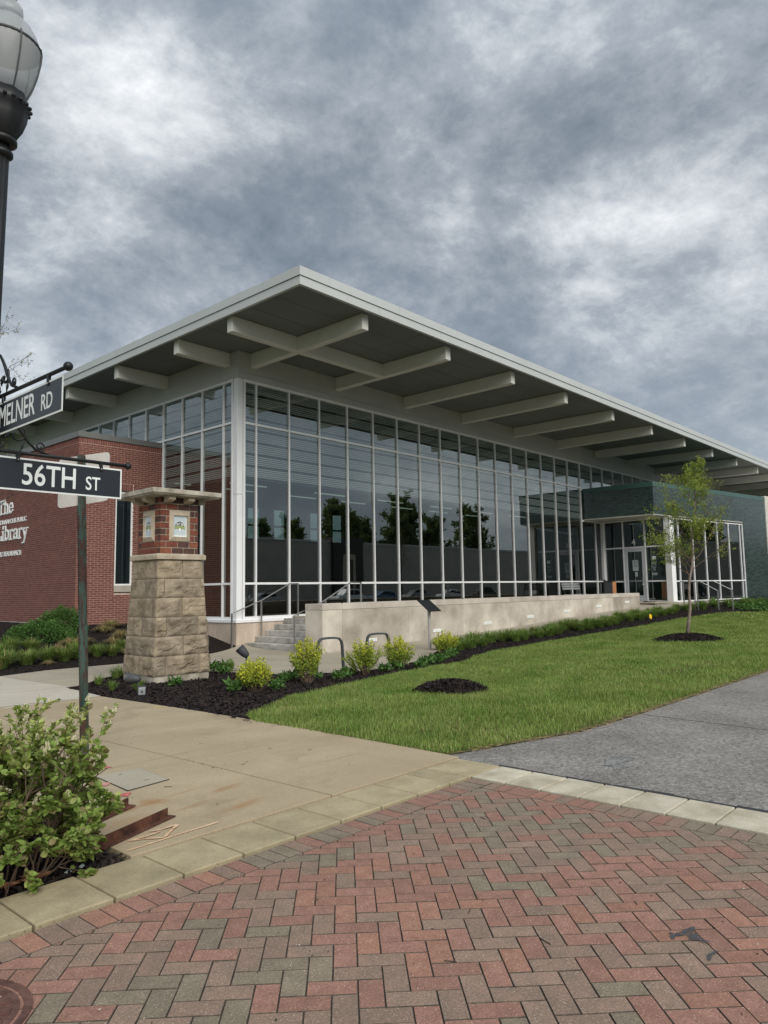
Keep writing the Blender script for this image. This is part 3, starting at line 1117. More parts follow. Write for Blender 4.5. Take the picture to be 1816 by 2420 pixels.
_f = _N.ramp(_N.noise(_g.outputs['Position'], 70, 6, .75), [(.42, (1, 1, 1)), (.62, (.25, .25, .25))])
_x = _N.n('ShaderNodeMixShader')
_N.l(_f, _x.inputs[0])
_N.l(_b.outputs[0], _x.inputs[2])
_N.l(_t.outputs[0], _x.inputs[1])
_N.l(_x.outputs[0], _o.inputs[0])
sp.obj('dark_spill', _m, crossing)

# --- beds of dark bark mulch
BED_A = [(-9.37, -12.9), (-9.03, -12.38), (-7.43, -11.32), (-5.67, -10.74), (-3.8, -10.19), (-2.27, -9.80), (-.5, -9.75), (1.0, -9.0), (2.5, -8.55), (5.9, -8.40), (12, -8.50),
         (16.5, -8.50), (21.4, -9.0), (24, -10.0), (28, -10.8), (34, -11.4), (44, -12.4), (46, -9.2), (38.4, -6.75), (31, -5.6), (30.4, -6.65), (27.0, -6.35), (24, -6.05), (14, -6.05), (8, -6.1), (4.0, -6.35), (2.0, -6.95),
         (.5, -7.95), (-1.5, -8.7), (-3.3, -9.0), (-4.3, -8.35), (-4.68, -7.85), (-4.82, -6.7), (-5.0, -5.72), (-5.32, -5.15), (-6.55, -4.56), (-7.38, -5.1), (-8.26, -6.15), (-8.62, -6.2), (-8.94, -8.2), (-9.10, -10.5), (-9.19, -11.8)]
BED_B = [(-20.2, -3.15), (-12, -2.85), (-8.45, -2.45), (-7.2, -2.0), (-5.1, -1.83), (-3.2, -1.45), (-1.6, -.8), (-.75, -.36), (-.03, -.03), (-.03, 4.80), (-3.30, 4.80), (-3.30, 16), (-20.2, 16)]
BED_C = [(-15.0, -16.11), (-12.78, -16.11), (-12.77, -15.2), (-12.9, -14.26), (-15.0, -14.26)]
BEDS = (BED_A, BED_B, BED_C)
mul = MB()
rough = lambda x, y: .012 * wob(x, y, 3.1) + .008 * wob(y, x, 9.7)
sheet(BED_A, .3, .004, mul, rough)
sheet(BED_B, .35, .004, mul, rough)
sheet(BED_C, .2, -.02, mul, rough)
structure('mulch_bed', mul, M['soil'])


def mound(name, cx, cy, r, ht, label=None):
    m = MB()
    n, rings = 40, 9
    V, F = [(cx, cy, h(cx, cy) + ht)], []
    for k in range(1, rings + 1):
        t = k / rings
        for j in range(n):
            a = 2 * math.pi * j / n
            rr = r * t * (1 + .07 * math.sin(3 * a + cx) + .05 * math.sin(5 * a + 1))
            xx, yy = cx + rr * math.cos(a), cy + rr * math.sin(a)
            V.append((xx, yy, h(xx, yy) + ht * (1 - t ** 2.2) - (.03 if k == rings else 0) + .012 * wob(xx, yy, 5)))
    for j in range(n):
        F.append((0, 1 + j, 1 + (j + 1) % n))
        for k in range(rings - 1):
            a0, a1 = 1 + k * n + j, 1 + k * n + (j + 1) % n
            F.append((a0, a0 + n, a1 + n, a1))
    m.add(V, F)
    return structure(name, m, M['soil'])


MOUNDS = ((7.3, -12.3, .98, .20), (-5.36, -12.98, .60, .17))
for mm in MOUNDS:
    mound('mulch_mound', *mm)


def chips(n, spots):
    """loose bark flakes: small four-cornered slivers lying every way"""
    X, Y, Z = spots(n)
    n = len(X)
    yaw = RNG.uniform(0, 2 * math.pi, n)
    L = RNG.uniform(.012, .042, n)
    Wd = L * RNG.uniform(.18, .5, n)
    tilt = RNG.normal(0, .45, n)
    u = np.c_[np.cos(yaw) * np.cos(tilt), np.sin(yaw) * np.cos(tilt), np.sin(tilt)]
    roll = RNG.normal(0, .5, n)
    w = np.c_[-np.sin(yaw) * np.cos(roll), np.cos(yaw) * np.cos(roll), np.sin(roll)]
    c = np.c_[X, Y, Z]
    q = np.stack([c - u * L[:, None] - w * Wd[:, None] * .6, c + u * L[:, None] * .9 - w * Wd[:, None], c + u * L[:, None] + w * Wd[:, None] * .7, c - u * L[:, None] * .8 + w * Wd[:, None]], 1)
    return q.reshape(-1, 3), np.arange(4 * n).reshape(-1, 4)


def bed_spots(n):
    out = []
    for poly, (x0, x1, y0, y1), k, off in ((BED_A, (-9.4, 1.5, -13, -4.4), .52, .012), (BED_A, (1.5, 30, -11, -5.5), .30, .014), (BED_B, (-11, 0, -3.2, 8), .16, .012), (BED_C, (-15, -12.7, -16.2, -14.2), .12, -.012)):
        m = int(n * k * 1.8)
        X, Y = RNG.uniform(x0, x1, m), RNG.uniform(y0, y1, m)
        ok = inside(X, Y, poly)
        X, Y = X[ok][:int(n * k)], Y[ok][:int(n * k)]
        out.append(np.c_[X, Y, th(X, Y) + off + rough(X, Y) + RNG.uniform(-.004, .014, len(X))])
    for cx, cy, r, ht in MOUNDS:
        m = 2600
        t, a = np.sqrt(RNG.uniform(0, 1, m)), RNG.uniform(0, 2 * math.pi, m)
        X, Y = cx + r * t * np.cos(a) * 1.04, cy + r * t * np.sin(a) * 1.04
        out.append(np.c_[X, Y, th(X, Y) + ht * (1 - np.minimum(t, 1) ** 2.2) + RNG.uniform(0, .02, m)])
    o = np.concatenate(out)
    return o[:, 0], o[:, 1], o[:, 2]


cv, cf = chips(52000, bed_spots)
MB().arr(cv, cf).obj('bark_chips', M['chip'], kind='stuff', label='loose dark bark chips spread over the planting beds', category='bark mulch')

# --- lawn
LAWN = [(-9.37, -15.88), (-8.85, -16.02), (-7.55, -16.35), (-6.1, -16.40), (60, -16.42), (60, -13.5), (44, -12.35), (34, -11.35), (28, -10.75), (24, -9.95), (21.4, -8.95), (16.5, -8.46), (12, -8.46), (5.9, -8.36),
        (2.5, -8.5), (1.0, -8.95), (-.5, -9.7), (-2.27, -9.76), (-3.8, -10.15), (-5.67, -10.7), (-7.43, -11.28), (-9.03, -12.34), (-9.28, -12.8)]
LAWN = LAWN[::-1]
lw = sheet([(x, y - (.06 if y < -15.8 else 0)) for x, y in LAWN], .5, .0, None, lambda x, y: .010 * wob(x, y, 1.3))
structure('lawn', lw, M['turf'])


def lawn_blades():
    mb = MB()
    for (x0, x1, y0, y1, n, hh, ww) in ((-9.5, -3, -16.5, -9.5, 150000, .072, .0055), (-3, 5, -16.5, -8.3, 130000, .074, .0075), (5, 18, -16.5, -8.2, 120000, .08, .0105), (18, 46, -16.5, -8.2, 70000, .09, .02)):
        X, Y = RNG.uniform(x0, x1, n), RNG.uniform(y0, y1, n)
        ok = inside(X, Y, LAWN)
        for cx, cy, r, _ in MOUNDS:
            ok &= np.hypot(X - cx, Y - cy) > r * RNG.uniform(.86, 1.02, n)
        # a worn patch by the drive and thin ground at the edge
        ok &= ~((((X + .4) / 1.6) ** 2 + ((Y + 15.15) / .35) ** 2 < 1) & (RNG.uniform(0, 1, n) < .7))
        ok &= ~((Y < -16.22) & (RNG.uniform(0, 1, n) < .45))
        X, Y = X[ok], Y[ok]
        n = len(X)
        Z = th(X, Y) + .010 * wob(X, Y, 1.3) - .004
        tuft = .5 + .5 * wob(X, Y, 2.6) * .6 + .25 * wob(Y, X, 7.0)
        H = hh * RNG.uniform(.45, 1.15, n) * (.72 + .5 * np.clip(tuft, 0, 1))
        yaw = RNG.uniform(0, 2 * math.pi, n)
        lean = RNG.uniform(.1, .95, n)
        d = np.c_[np.cos(yaw), np.sin(yaw), np.zeros(n)]
        s = np.c_[-np.sin(yaw + RNG.normal(0, .6, n)), np.cos(yaw), np.zeros(n)]
        b = np.c_[X, Y, Z]
        tip = b + d * (H * np.sin(lean))[:, None] + np.c_[np.zeros(n), np.zeros(n), H * np.cos(lean)]
        w = ww * RNG.uniform(.7, 1.3, n)
        tri = np.stack([b - s * w[:, None], b + s * w[:, None], tip], 1)
        pale = RNG.uniform(0, 1, n) < np.clip(.16 + .26 * wob(X, Y, .9) + .18 * wob(Y, X, 3.3) + .12 * wob(X, Y, 9), .03, .7)
        for k, sel in ((0, ~pale), (1, pale)):
            t = tri[sel].reshape(-1, 3)
            mb.arr(t, np.arange(len(t)).reshape(-1, 3), k)
    return mb


lawn_blades().obj('grass', [M['grass_a'], M['grass_b']], kind='stuff', label='short mown green grass of the lawn beside the walkway', category='grass')

# straw and clippings along the edge of the drive
st = MB()
for _ in range(1500):
    x = random.uniform(-9.3, 14)
    y = -16.44 + random.gauss(0, .045) + (max(0, (x + 7.5) * -.28) if x < -7.5 else 0)
    a = random.gauss(0, .7)
    L = random.uniform(.02, .09)
    z = -.002 + random.random() * .012
    st.obox((x, y, z), (L * math.cos(a), L * math.sin(a), random.uniform(-.004, .01)), (-.003 * math.sin(a), .003 * math.cos(a), 0), (0, 0, .002))
st.obj('straw', M['clump_b'], kind='stuff', label='dry straw and clippings scattered along the edge of the drive', category='straw')

# ------------------------------------------------------------------ the library
lib = thing('library_building', 'modern library with tall glass walls under a wide flat overhanging roof', 'building', (0, 0, .6))

ZS, ZLO, ZTR, ZHD = .67, 1.877, 7.48, 8.98       # sill, low rail, transom, head
XE, YE = 78.0, 30.0
# roof: two-tier fascia in panels, soffit boards, beams
mb = MB()
mb.box(-2.28, XE, -5.85, YE, 10.06, 10.42)
mb.obj('roof', M['coping'], lib)


def fascia_run(z0, z1, out, starts, along):
    for s0, s1 in zip(starts[:-1], starts[1:]):
        m = MB()
        if along == 'x':
            m.box(s0 + .004, s1 - .004, -5.907 - out, -5.80, z0, z1)
        else:
            m.box(-2.337 - out, -2.24, s0 + .004, s1 - .004, z0, z1)
        m.obj('fascia_panel', M['fascia'], lib)


def joints(a, first, step, b):
    r = [a, first]
    while r[-1] + step < b:
        r.append(r[-1] + step)
    return r + [b]


fascia_run(10.205, 10.46, .03, joints(-2.367, -1.25, 3.05, XE), 'x')
fascia_run(9.95, 10.19, 0.0, joints(-2.337, .9, 3.05, XE), 'x')
fascia_run(10.205, 10.46, .03, joints(-5.80, -4.35, 3.05, YE), 'y')
fascia_run(9.95, 10.19, 0.0, joints(-5.80, -3.0, 3.05, YE), 'y')
m = MB()
m.box(-2.337, XE, -5.86, -5.80, 10.188, 10.206)
m.box(-2.30, -2.24, -5.8, YE, 10.188, 10.206)
m.obj('reveal', M['dark'], lib)
# soffit boards run parallel with the long glass wall
ys = [-5.80, -4.62, -3.44, -2.26, -1.10, .12]
for y0, y1 in zip(ys[:-1], ys[1:]):
    x = -2.24
    for x1 in joints(-2.24, 3.3, 6.1, XE)[1:]:
        m = MB()
        m.box(x + .008, x1 - .008, y0 + .009, y1 - .009, 10.02 + .002 * (ys.index(y0) % 2), 10.058)
        m.obj('soffit_panel', M['soffit'], lib)
        x = x1
for y0, y1 in zip(joints(.12, 3.0, 3.05, YE)[:-1], joints(.12, 3.0, 3.05, YE)[1:]):
    for x0, x1 in ((-2.24, -1.06), (-1.06, .12)):
        m = MB()
        m.box(x0 + .004, x1 - .004, y0 + .004, y1 - .004, 10.021, 10.058)
        m.obj('soffit_panel', M['soffit'], lib)
# beams
BX = [.66, 4.86, 9.06, 13.35, 18.0, 22.7, 27.45, 32.2, 37.05, 41.9, 46.7, 51.5, 56.3]
for x in BX:
    m = MB()
    m.box(x - .135, x + .135, -5.53, -.012, 9.52, 10.018)
    m.obj('beam', M['beam'], lib, bevel=.02, seg=2)
for y in (.56, 4.57, 8.55, 12.6, 16.6, 20.6):
    m = MB()
    m.box(-2.12, -.012, y - .135, y + .135, 9.52, 10.018)
    m.obj('beam', M['beam'], lib, bevel=.02, seg=2)
m = MB()
m.box(-2.12, BX[0] - .1345, -2.56, -2.29, 9.522, 10.017)
m.box(BX[0] + .1345, BX[1] - .1345, -2.56, -2.29, 9.522, 10.017)
m.obj('beam', M['beam'], lib, bevel=.02, seg=2)
# frieze and head trim
m = MB()
m.box(-.012, 60, -.012, .2, 9.262, 10.019)
m.box(-.012, .2, .2, YE, 9.262, 10.019)
m.obj('frieze', M['band'], lib)
m = MB()
m.box(-.05, 60, -.05, .18, 9.03, 9.25)
m.box(-.05, .18, .18, YE, 9.03, 9.25)
m.obj('head_trim', M['band'], lib)
m = MB()
m.box(.0, 60, .0, .16, 9.249, 9.263)
m.box(.0, .16, .16, YE, 9.249, 9.263)
m.obj('shadow_gap', M['dark'], lib)
# white corner post in two lengths
m = MB()
m.box(-.03, .20, -.03, .20, .60, 4.93)
m.box(-.03, .20, -.03, .20, 4.938, 9.03)
m.obj('corner_post', M['white_metal'], lib, bevel=.012)

# --- the long glazed wall
cw = holder('glass_wall', lib, (0, 0, .6))
FR, GL = -.05, .02          # frame face, glass plane (y)


def mull_x(x, z0, z1, w=.055, par=None, y0=FR, y1=.09):
    m = MB()
    m.box(x - w / 2, x + w / 2, y0, y1, z0, z1)
    return m.obj('mullion', M['white_metal'], par or cw)


def rail_x(x0, x1, z, hh, par=None, y0=FR + .006, y1=.084):
    m = MB()
    m.box(x0, x1, y0, y1, z - hh / 2, z + hh / 2)
    return m.obj('rail', M['white_metal'], par or cw)


def pane_x(x0, x1, z0, z1, par=None, mt=None):
    m = MB()
    d = random.uniform(-.0012, .0012)
    m.add([(x0, GL, z0), (x1, GL + d, z0), (x1, GL - d, z1), (x0, GL, z1)], [(0, 1, 2, 3)])
    return m.obj('pane', mt or M['glass'], par or cw)


xs = [.26] + [.7886 + 1.524 * k for k in range(17)]
for i, x in enumerate(xs):
    mull_x(x, ZS - .02, ZHD + .05, .055 if i else .085)
for x0, x1 in zip(xs[:-1], xs[1:]):
    for z, hh in ((ZS + .03, .10), (ZLO, .075), (ZTR, .075), (ZHD + .01, .09)):
        rail_x(x0 + .031, x1 - .031, z, hh)
    pane_x(x0 + .02, x1 - .02, ZS + .07, ZLO - .03)
    pane_x(x0 + .02, x1 - .02, ZLO + .03, ZTR - .03)
    pane_x(x0 + .02, x1 - .02, ZTR + .03, ZHD - .03)
# clerestory going on above the green wing
xt = xs[-1]
while xt < 47:
    x1 = xt + 1.524
    mull_x(x1, 7.3, ZHD + .05)
    rail_x(xt + .031, x1 - .031, ZHD + .01, .09)
    rail_x(xt + .031, x1 - .031, ZTR - .1, .075)
    pane_x(xt + .02, x1 - .02, ZTR - .06, ZHD - .03)
    xt = x1
# glass beside the entrance, below the overhang
mull_x(26.95, .62, 5.55)
for x0, x1 in ((25.17, 26.95), (26.95, 27.7)):
    rail_x(x0 + .031, x1 - .031, ZLO, .075)
    rail_x(x0 + .031, x1 - .031, 5.50, .09)
    rail_x(x0 + .031, x1 - .031, ZS + .03, .1)
    pane_x(x0 + .02, x1 - .02, ZS + .07, ZLO - .03, mt=M['glass_clear'])
    pane_x(x0 + .02, x1 - .02, ZLO + .03, 5.46, mt=M['glass_clear'])
# white apron and veined stone base
m = MB()
m.box(-.10, 25.2, -.10, .1, .555, .655)
m.box(-.10, .1, .1, 4.80, .555, .655)
m.obj('sill_apron', M['white_metal'], lib, bevel=.006)
x = -.06
while x < 25:
    x1 = x + .86
    m = MB()
    m.box(x + .003, x1 - .003, -.06, .05, -.45, .552)
    m.obj('base_panel', M['stone_panel'], lib)
    x = x1
y = .052
while y < 4.7:
    y1 = min(y + .82, 4.80)
    m = MB()
    m.box(-.06, .05, y + .003, y1 - .003, -.45, .552)
    m.obj('base_panel', M['stone_panel'], lib)
    y = y1

# --- the short glazed wall
sw = holder('side_glass_wall', lib, (0, 2, .6))


def mull_y(y, z0, z1, w=.055):
    m = MB()
    m.box(FR, .09, y - w / 2, y + w / 2, z0, z1)
    m.obj('mullion', M['white_metal'], sw)


def rail_y(y0, y1, z, hh):
    m = MB()
    m.box(FR + .006, .084, y0, y1, z - hh / 2, z + hh / 2)
    m.obj('rail', M['white_metal'], sw)


def pane_y(y0, y1, z0, z1):
    m = MB()
    d = random.uniform(-.0012, .0012)
    m.add([(GL, y0, z0), (GL, y0, z1), (GL + d, y1, z1), (GL - d, y1, z0)], [(0, 1, 2, 3)])
    m.obj('pane', M['glass'], sw)


ysl = [.26] + [.79 + 1.31 * k for k in range(16)]
for i, y in enumerate(ysl):
    mull_y(y, ZS - .02 if y < 4.85 else 7.3, ZHD + .05, .055 if i else .085)
for y0, y1 in zip(ysl[:-1], ysl[1:]):
    low = y0 < 4.7
    for z, hh in (((ZS + .03, .10), (ZLO, .075)) if low else ()) + ((ZTR, .075), (ZHD + .01, .09)):
        rail_y(y0 + .031, y1 - .031, z, hh)
    if low:
        pane_y(y0 + .02, y1 - .02, ZS + .07, ZLO - .03)
        pane_y(y0 + .02, y1 - .02, ZLO + .03, ZTR - .03)
    pane_y(y0 + .02, y1 - .02, ZTR + .03, ZHD - .03)

# --- what shows dimly inside
m = MB()
m.box(.3, 58, .3, 22, .50, .64)
m.obj('interior_floor', M['floor_in'], lib)
m = MB()
m.box(.3, 58, .3, 22, 9.10, 9.2)
m.obj('interior_ceiling', M['ceil_in'], lib)
m = MB()
# back wall with a row of clerestory openings
for x0, x1 in ((.3, 17), (18.2, 19.4), (20.6, 23), (24.2, 25.4), (26.6, 58)):
    m.box(x0, x1, 21.6, 21.9, .64, 9.1)
for x0, x1 in ((17, 18.2), (19.4, 20.6), (23, 24.2), (25.4, 26.6)):
    m.box(x0, x1, 21.62, 21.88, .64, 5.4)
    m.box(x0, x1, 21.62, 21.88, 7.6, 9.1)
    m.box(x0, x1, 21.62, 21.88, 6.3, 6.42)
m.box(.32, .6, 4.9, 21.6, .64, 7.3)
m.box(57.8, 58, .3, 21.6, .64, 9.1)
m.box(27.9, 28.1, .3, 9, .64, 9.1)
m.obj('interior_wall', M['wall_in'], lib)
for y in (4.0, 8.5):
    x = 1.8 + random.random()
    while x < 27:
        m = MB()
        m.box(x, x + 1.9, y - .03, y + .03, 6.0 + .5 * (y > 5), 6.05 + .5 * (y > 5))
        o = m.obj('ceiling_light', M['lamp_on'], lib)
        x += 3.4 + random.random() * 1.4
for (x, y) in ((5.5, 12.5), (9.5, 13.5), (15, 12.5), (21, 13.5)):
    m = MB()
    m.box(x, x + 2.2, y, y + .9, 7.4, 7.7)
    m.obj('ceiling_bulkhead', M['ceil_in'], lib)
for x in (3.5, 9.5, 15.5, 21.5):
    m = MB()
    for k in range(4):
        m.box(x + k * 1.1, x + k * 1.1 + .95, 6.5, 7.1, .64, 2.2)
    m.obj('bookshelf', plain('shelf_dark', (.05, .045, .04), .7), lib)

# --- red brick wing, left
red = holder('red_brick_wing', lib, (-3.31, 4.82, .5))
XR, YR = -3.31, 4.82
m = MB()
m.box(XR, .01, YR + .09, 16, .2, 7.2)
m.box(XR, -1.88, YR, YR + .09, .2, 7.2)
m.box(-1.20, -.0, YR, YR + .09, .2, 7.2)
m.box(-1.88, -1.20, YR, YR + .09, .2, 1.62)
m.box(-1.88, -1.20, YR, YR + .09, 5.40, 7.2)
m.obj('mortar', M['mortar'], red)
m = MB()
m.box(XR - .05, .03, YR - .05, 16.05, 7.2, 7.41)
m.obj('coping', M['coping'], red, bevel=.008)
m = MB()
m.box(XR - .013, XR + .05, YR - .013, 16, .545, .575)
m.obj('base_flashing', M['band'], red)
BRK_L, BRK_H, MJ, DP = .268, .0775, .014, .010
bricks = []          # (face, u0, u1, z0, z1)
n_c = int((7.0 - .2) / BRK_H)
for c in range(n_c):
    z0 = 7.0 - (c + 1) * BRK_H
    z1 = z0 + BRK_H - MJ
    for face, U in (('r', 3.29), ('f', 9.6)):
        u = (0 if c % 2 else -BRK_L / 2) if face == 'r' else (-BRK_L / 2 if c % 2 else 0)
        while u < U:
            a, b = max(u, -.012), min(u + BRK_L - MJ, U)
            u += BRK_L
            if b - a < .03:
                continue
            if face == 'r' and z1 > 1.62 and z0 < 5.67:
                wa, wb = 1.43 - .005, 2.11 + .005
                if a < wb and b > wa:
                    if a < wa - .04:
                        bricks.append((face, a, wa - .006, z0, z1))
                    if b > wb + .04:
                        bricks.append((face, wb + .006, b, z0, z1))
                    continue
            bricks.append((face, a, b, z0, z1))
u = 0
while u < 9.6:
    if u < 3.27:
        bricks.append(('r', u, u + .0765, 7.008, 7.195))
    bricks.append(('f', u, u + .0765, 7.008, 7.195))
    u += .0875
u = 1.43
while u < 2.08:
    bricks.append(('r', u, u + .0635, 5.405, 5.662))
    u += .0752


def brick_box(b, mb, mi):
    f, a, c, z0, z1 = b
    if f == 'r':
        mb.box(XR + a, XR + c, YR - DP, YR + .004, z0, z1, mi)
    else:
        mb.box(XR - DP, XR + .004, YR + a, YR + c, z0, z1, mi)


def brick_size(b):
    f, a, c, z0, z1 = b
    p = np.array((XR + (a + c) / 2, YR, (z0 + z1) / 2) if f == 'r' else (XR, YR + (a + c) / 2, (z0 + z1) / 2))
    d = np.array(CAM) - p
    r = np.linalg.norm(d)
    nrm = np.array((0, -1, 0) if f == 'r' else (-1, 0, 0))
    ok = in_view(p, 1.0)
    return (c - a) * (z1 - z0) * (d @ nrm) / r ** 3 * (1 if ok else 0)


order = sorted(bricks, key=brick_size, reverse=True)
BM = [M['brick_a'], M['brick_b'], M['brick_c']]
cache = {}
rest = MB()
for i, b in enumerate(order):
    mi = random.choices((0, 1, 2), (6, 2, 3))[0]
    if i < 300:
        key = (b[0], round(b[2] - b[1], 3), round(b[4] - b[3], 3), mi)
        if key not in cache:
            m = MB()
            L, H = b[2] - b[1], b[4] - b[3]
            if b[0] == 'r':
                m.box(0, L, -DP, .004, 0, H)
            else:
                m.box(-DP, .004, 0, L, 0, H)
            cache[key] = m.mesh('brick', BM[mi])
        o = link('brick', cache[key], None, loc=(XR + b[1], YR, b[3]) if b[0] == 'r' else (XR, YR + b[1], b[3]))
        adopt(o, red)
    else:
        brick_box(b, rest, mi)
rest.obj('brickwork', BM, red, kind='stuff')
# slot window
m = MB()
m.box(-1.90, -1.18, YR - .05, YR + .09, 1.66, 1.90)
m.obj('window_sill', M['cap_stone'], red, bevel=.008)
m = MB()
m.box(-1.885, -1.83, YR + .01, YR + .08, 1.902, 5.36)
m.box(-1.25, -1.195, YR + .01, YR + .08, 1.902, 5.36)
m.box(-1.83, -1.25, YR + .012, YR + .078, 1.902, 1.96)
m.box(-1.83, -1.25, YR + .012, YR + .078, 5.30, 5.36)
m.obj('window_frame', M['white_metal'], red)
m = MB()
m.box(-1.90, -1.18, YR - .008, YR + .085, 5.365, 5.398)
m.obj('lintel', M['dark'], red)
m = MB()
m.add([(-1.84, YR + .045, 1.94), (-1.24, YR + .045, 1.94), (-1.24, YR + .045, 5.32), (-1.84, YR + .045, 5.32)], [(0, 1, 2, 3)])
m.obj('window_pane', plain('dark_glass', (.006, .012, .014), .03, spec=.8), red)
m = MB()
m.box(-1.40, -1.375, YR + .046, YR + .06, 1.96, 5.3)
m.obj('window_stile', M['black_metal'], red)

# --- green glazed brick wing at the entrance
gw = holder('green_brick_wing', lib, (25.4, -4.32, .6))
A2 = np.array([25.40, -4.32])
U2 = np.array([.9861, -.1663])
N2 = np.array([-.1663, -.9861])          # outward


def fp(u, d, z):
    p = A2 + U2 * u + N2 * d
    return (p[0], p[1], z)


def fbox(mb, u0, u1, d0, d1, z0, z1, mi=0):
    o = np.array(fp(u0, d0, z0))
    return mb.obox(o, np.array(fp(u1, d0, z0)) - o, np.array(fp(u0, d1, z0)) - o, (0, 0, z1 - z0), mi)


B2 = A2 + U2 * 13.62
m = MB()
back = 9.0
m.prism([(25.41, .0, 5.58), (A2[0] + .012, A2[1] + .012, 5.58), (A2[0] + U2[0] * 10.42, A2[1] + U2[1] * 10.42 + .012, 5.58), (36.0, 6, 5.58), (25.5, 6, 5.58)], (0, 0, 1.57))
p1 = fp(10.42, -.012, .3)
p2 = fp(13.61, -.012, .3)
m.prism([p1, p2, (p2[0] + 1.0, p2[1] + 6, .3), (p1[0] + 1.0, p1[1] + 6, .3)], (0, 0, 6.85))
m.obj('mortar', M['gmortar'], gw)
m = MB()
c0, c1 = fp(-.03, .04, 7.15), fp(13.65, .04, 7.15)
m.prism([(25.37, 0, 7.15), c0, c1, (c1[0] + 1.2, c1[1] + 7, 7.15), (27, 6, 7.15)], (0, 0, .27))
m.obj('coping', M['green_coping'], gw)
gb = MB()
GLn, GH, GJ = .283, .0815, .013
zc, c = 7.145, 0
while zc - GH > .35:
    z0, z1 = zc - GH + GJ, zc
    if z0 > 5.575:
        y = -4.32 + (GLn / 2 if c % 2 else 0)
        yy = -4.318
        cut = [-4.318] + [v for v in np.arange(-4.32 + (GLn / 2 if c % 2 else GLn), 0, GLn)] + [0]
        for y0, y1 in zip(cut[:-1], cut[1:]):
            gb.box(25.386, 25.41, y0 + (0 if y0 < -4.3 else GJ), y1, z0, z1, int(random.random() < .4))
    u0 = 0 if z0 > 5.575 else 10.42
    cut = [u0] + [v for v in np.arange(u0 + (GLn / 2 if c % 2 else GLn), 13.6, GLn)] + [13.61]
    for a, b in zip(cut[:-1], cut[1:]):
        if b - a > .03:
            fbox(gb, a + (0 if a == u0 else GJ), b, -.014, .010, z0, z1, int(random.random() < .4))
    zc -= GH
    c += 1
gb.obj('brickwork', [M['gbrick'], M['gbrick_b']], gw, kind='stuff')
m = MB()
for u in (2.0, 10.71):
    fbox(m, u, u + .012, .008, .012, 5.58, 7.14)
m.obj('control_joint', M['dark'], gw)
m = MB()
m.prism([(25.405, -.08, 5.54), (A2[0] + .02, A2[1] + .03, 5.54), fp(10.4, -.02, 5.54), (34, -3, 5.54), (28.2, -.08, 5.54)], (0, 0, .036))
m.obj('canopy_soffit', M['beam'], gw)
# front glazing of the wing
m = MB()
fbox(m, 1.50, 1.92, -.36, .03, .58, 5.54)
m.obj('corner_post', M['white_metal'], gw, bevel=.01)
fm = [1.95, 2.56, 4.14, 5.62, 7.10, 8.55, 10.02, 10.385]
for u in fm[1:]:
    m = MB()
    fbox(m, u - .03, u + .03, -.20, -.055, .60, 5.44)
    m.obj('mullion', M['white_metal'], gw)
for a, b in zip(fm[:-1], fm[1:]):
    for z, hh in ((.64, .10), (1.80, .07), (5.42, .055)):
        m = MB()
        fbox(m, a + .031 * (a > 2), b - .031, -.19, -.061, z - hh / 2, z + hh / 2)
        m.obj('rail', M['white_metal'], gw)
    for z0, z1 in ((.69, 1.77), (1.83, 5.38)):
        m = MB()
        m.add([fp(a + .02, -.12, z0), fp(b - .02, -.12, z0), fp(b - .02, -.12, z1), fp(a + .02, -.12, z1)], [(0, 1, 2, 3)])
        m.obj('pane', M['glass_clear'], gw)
m = MB()
fbox(m, 2.0, 10.4, -4.5, -4.3, .5, 5.5)
fbox(m, 2.0, 10.4, -4.3, -.24, .5, .6)
m.obj('interior_wall', M['wall_in'], gw)

# --- entrance wall, square to the wing's front
ew = holder('entrance_glazing', lib, (27.6, -2.3, .6))
E0 = np.array(fp(1.70, -.06, 0))[:2]            # at the corner post
EV = -N2                                         # runs back to the long wall
EN = -U2                                         # outward, towards the street corner


def ep(s, d, z):
    p = E0 + EV * s + EN * d
    return (p[0], p[1], z)


def ebox(mb, s0, s1, d0, d1, z0, z1, mi=0):
    o = np.array(ep(s0, d0, z0))
    return mb.obox(o, np.array(ep(s1, d0, z0)) - o, np.array(ep(s0, d1, z0)) - o, (0, 0, z1 - z0), mi)


SM = [.30, 1.66, 3.12, 4.44]
for i, s in enumerate(SM):
    m = MB()
    w = .035 if i in (1, 2) else .05
    ebox(m, s - w, s + w, -.10, .05, .62, 5.53)
    m.obj('mullion', M['white_metal'], ew)
m = MB()
ebox(m, 4.44, 4.66, -.1, .16, 1.98, 5.53)
m.obj('downpipe_cover', M['white_metal'], ew)
for (a, b) in ((.35, 1.625), (1.695, 3.085), (3.155, 4.39)):
    door_bay = a > 1.5 and a < 2
    for z, hh in ((5.49, .08), (3.86, .085)) + (() if door_bay else ((1.83, .075), (.66, .1))):
        m = MB()
        ebox(m, a, b, -.09, .042, z - hh / 2, z + hh / 2)
        m.obj('rail', M['white_metal'], ew)
    for z0, z1 in ((3.89, 5.46),) + (() if door_bay else ((1.86, 3.83), (.7, 1.8))):
        m = MB()
        m.add([ep(a - .02, -.02, z0), ep(a - .02, -.02, z1), ep(b + .02, -.02, z1), ep(b + .02, -.02, z0)], [(0, 1, 2, 3)])
        m.obj('pane', M['glass_clear'], ew)
door = holder('door', lib, (27.5, -2.3, .6))
m = MB()
for (a, b, z0, z1) in ((1.70, 1.90, .66, 3.81), (2.88, 3.08, .66, 3.81), (1.90, 2.88, .66, 1.0), (1.90, 2.88, 3.60, 3.81)):
    ebox(m, a, b, -.07, .03 + .002 * (z1 - z0 > 2), z0, z1)
m.obj('door_frame', M['door_paint'], door, bevel=.006)
m = MB()
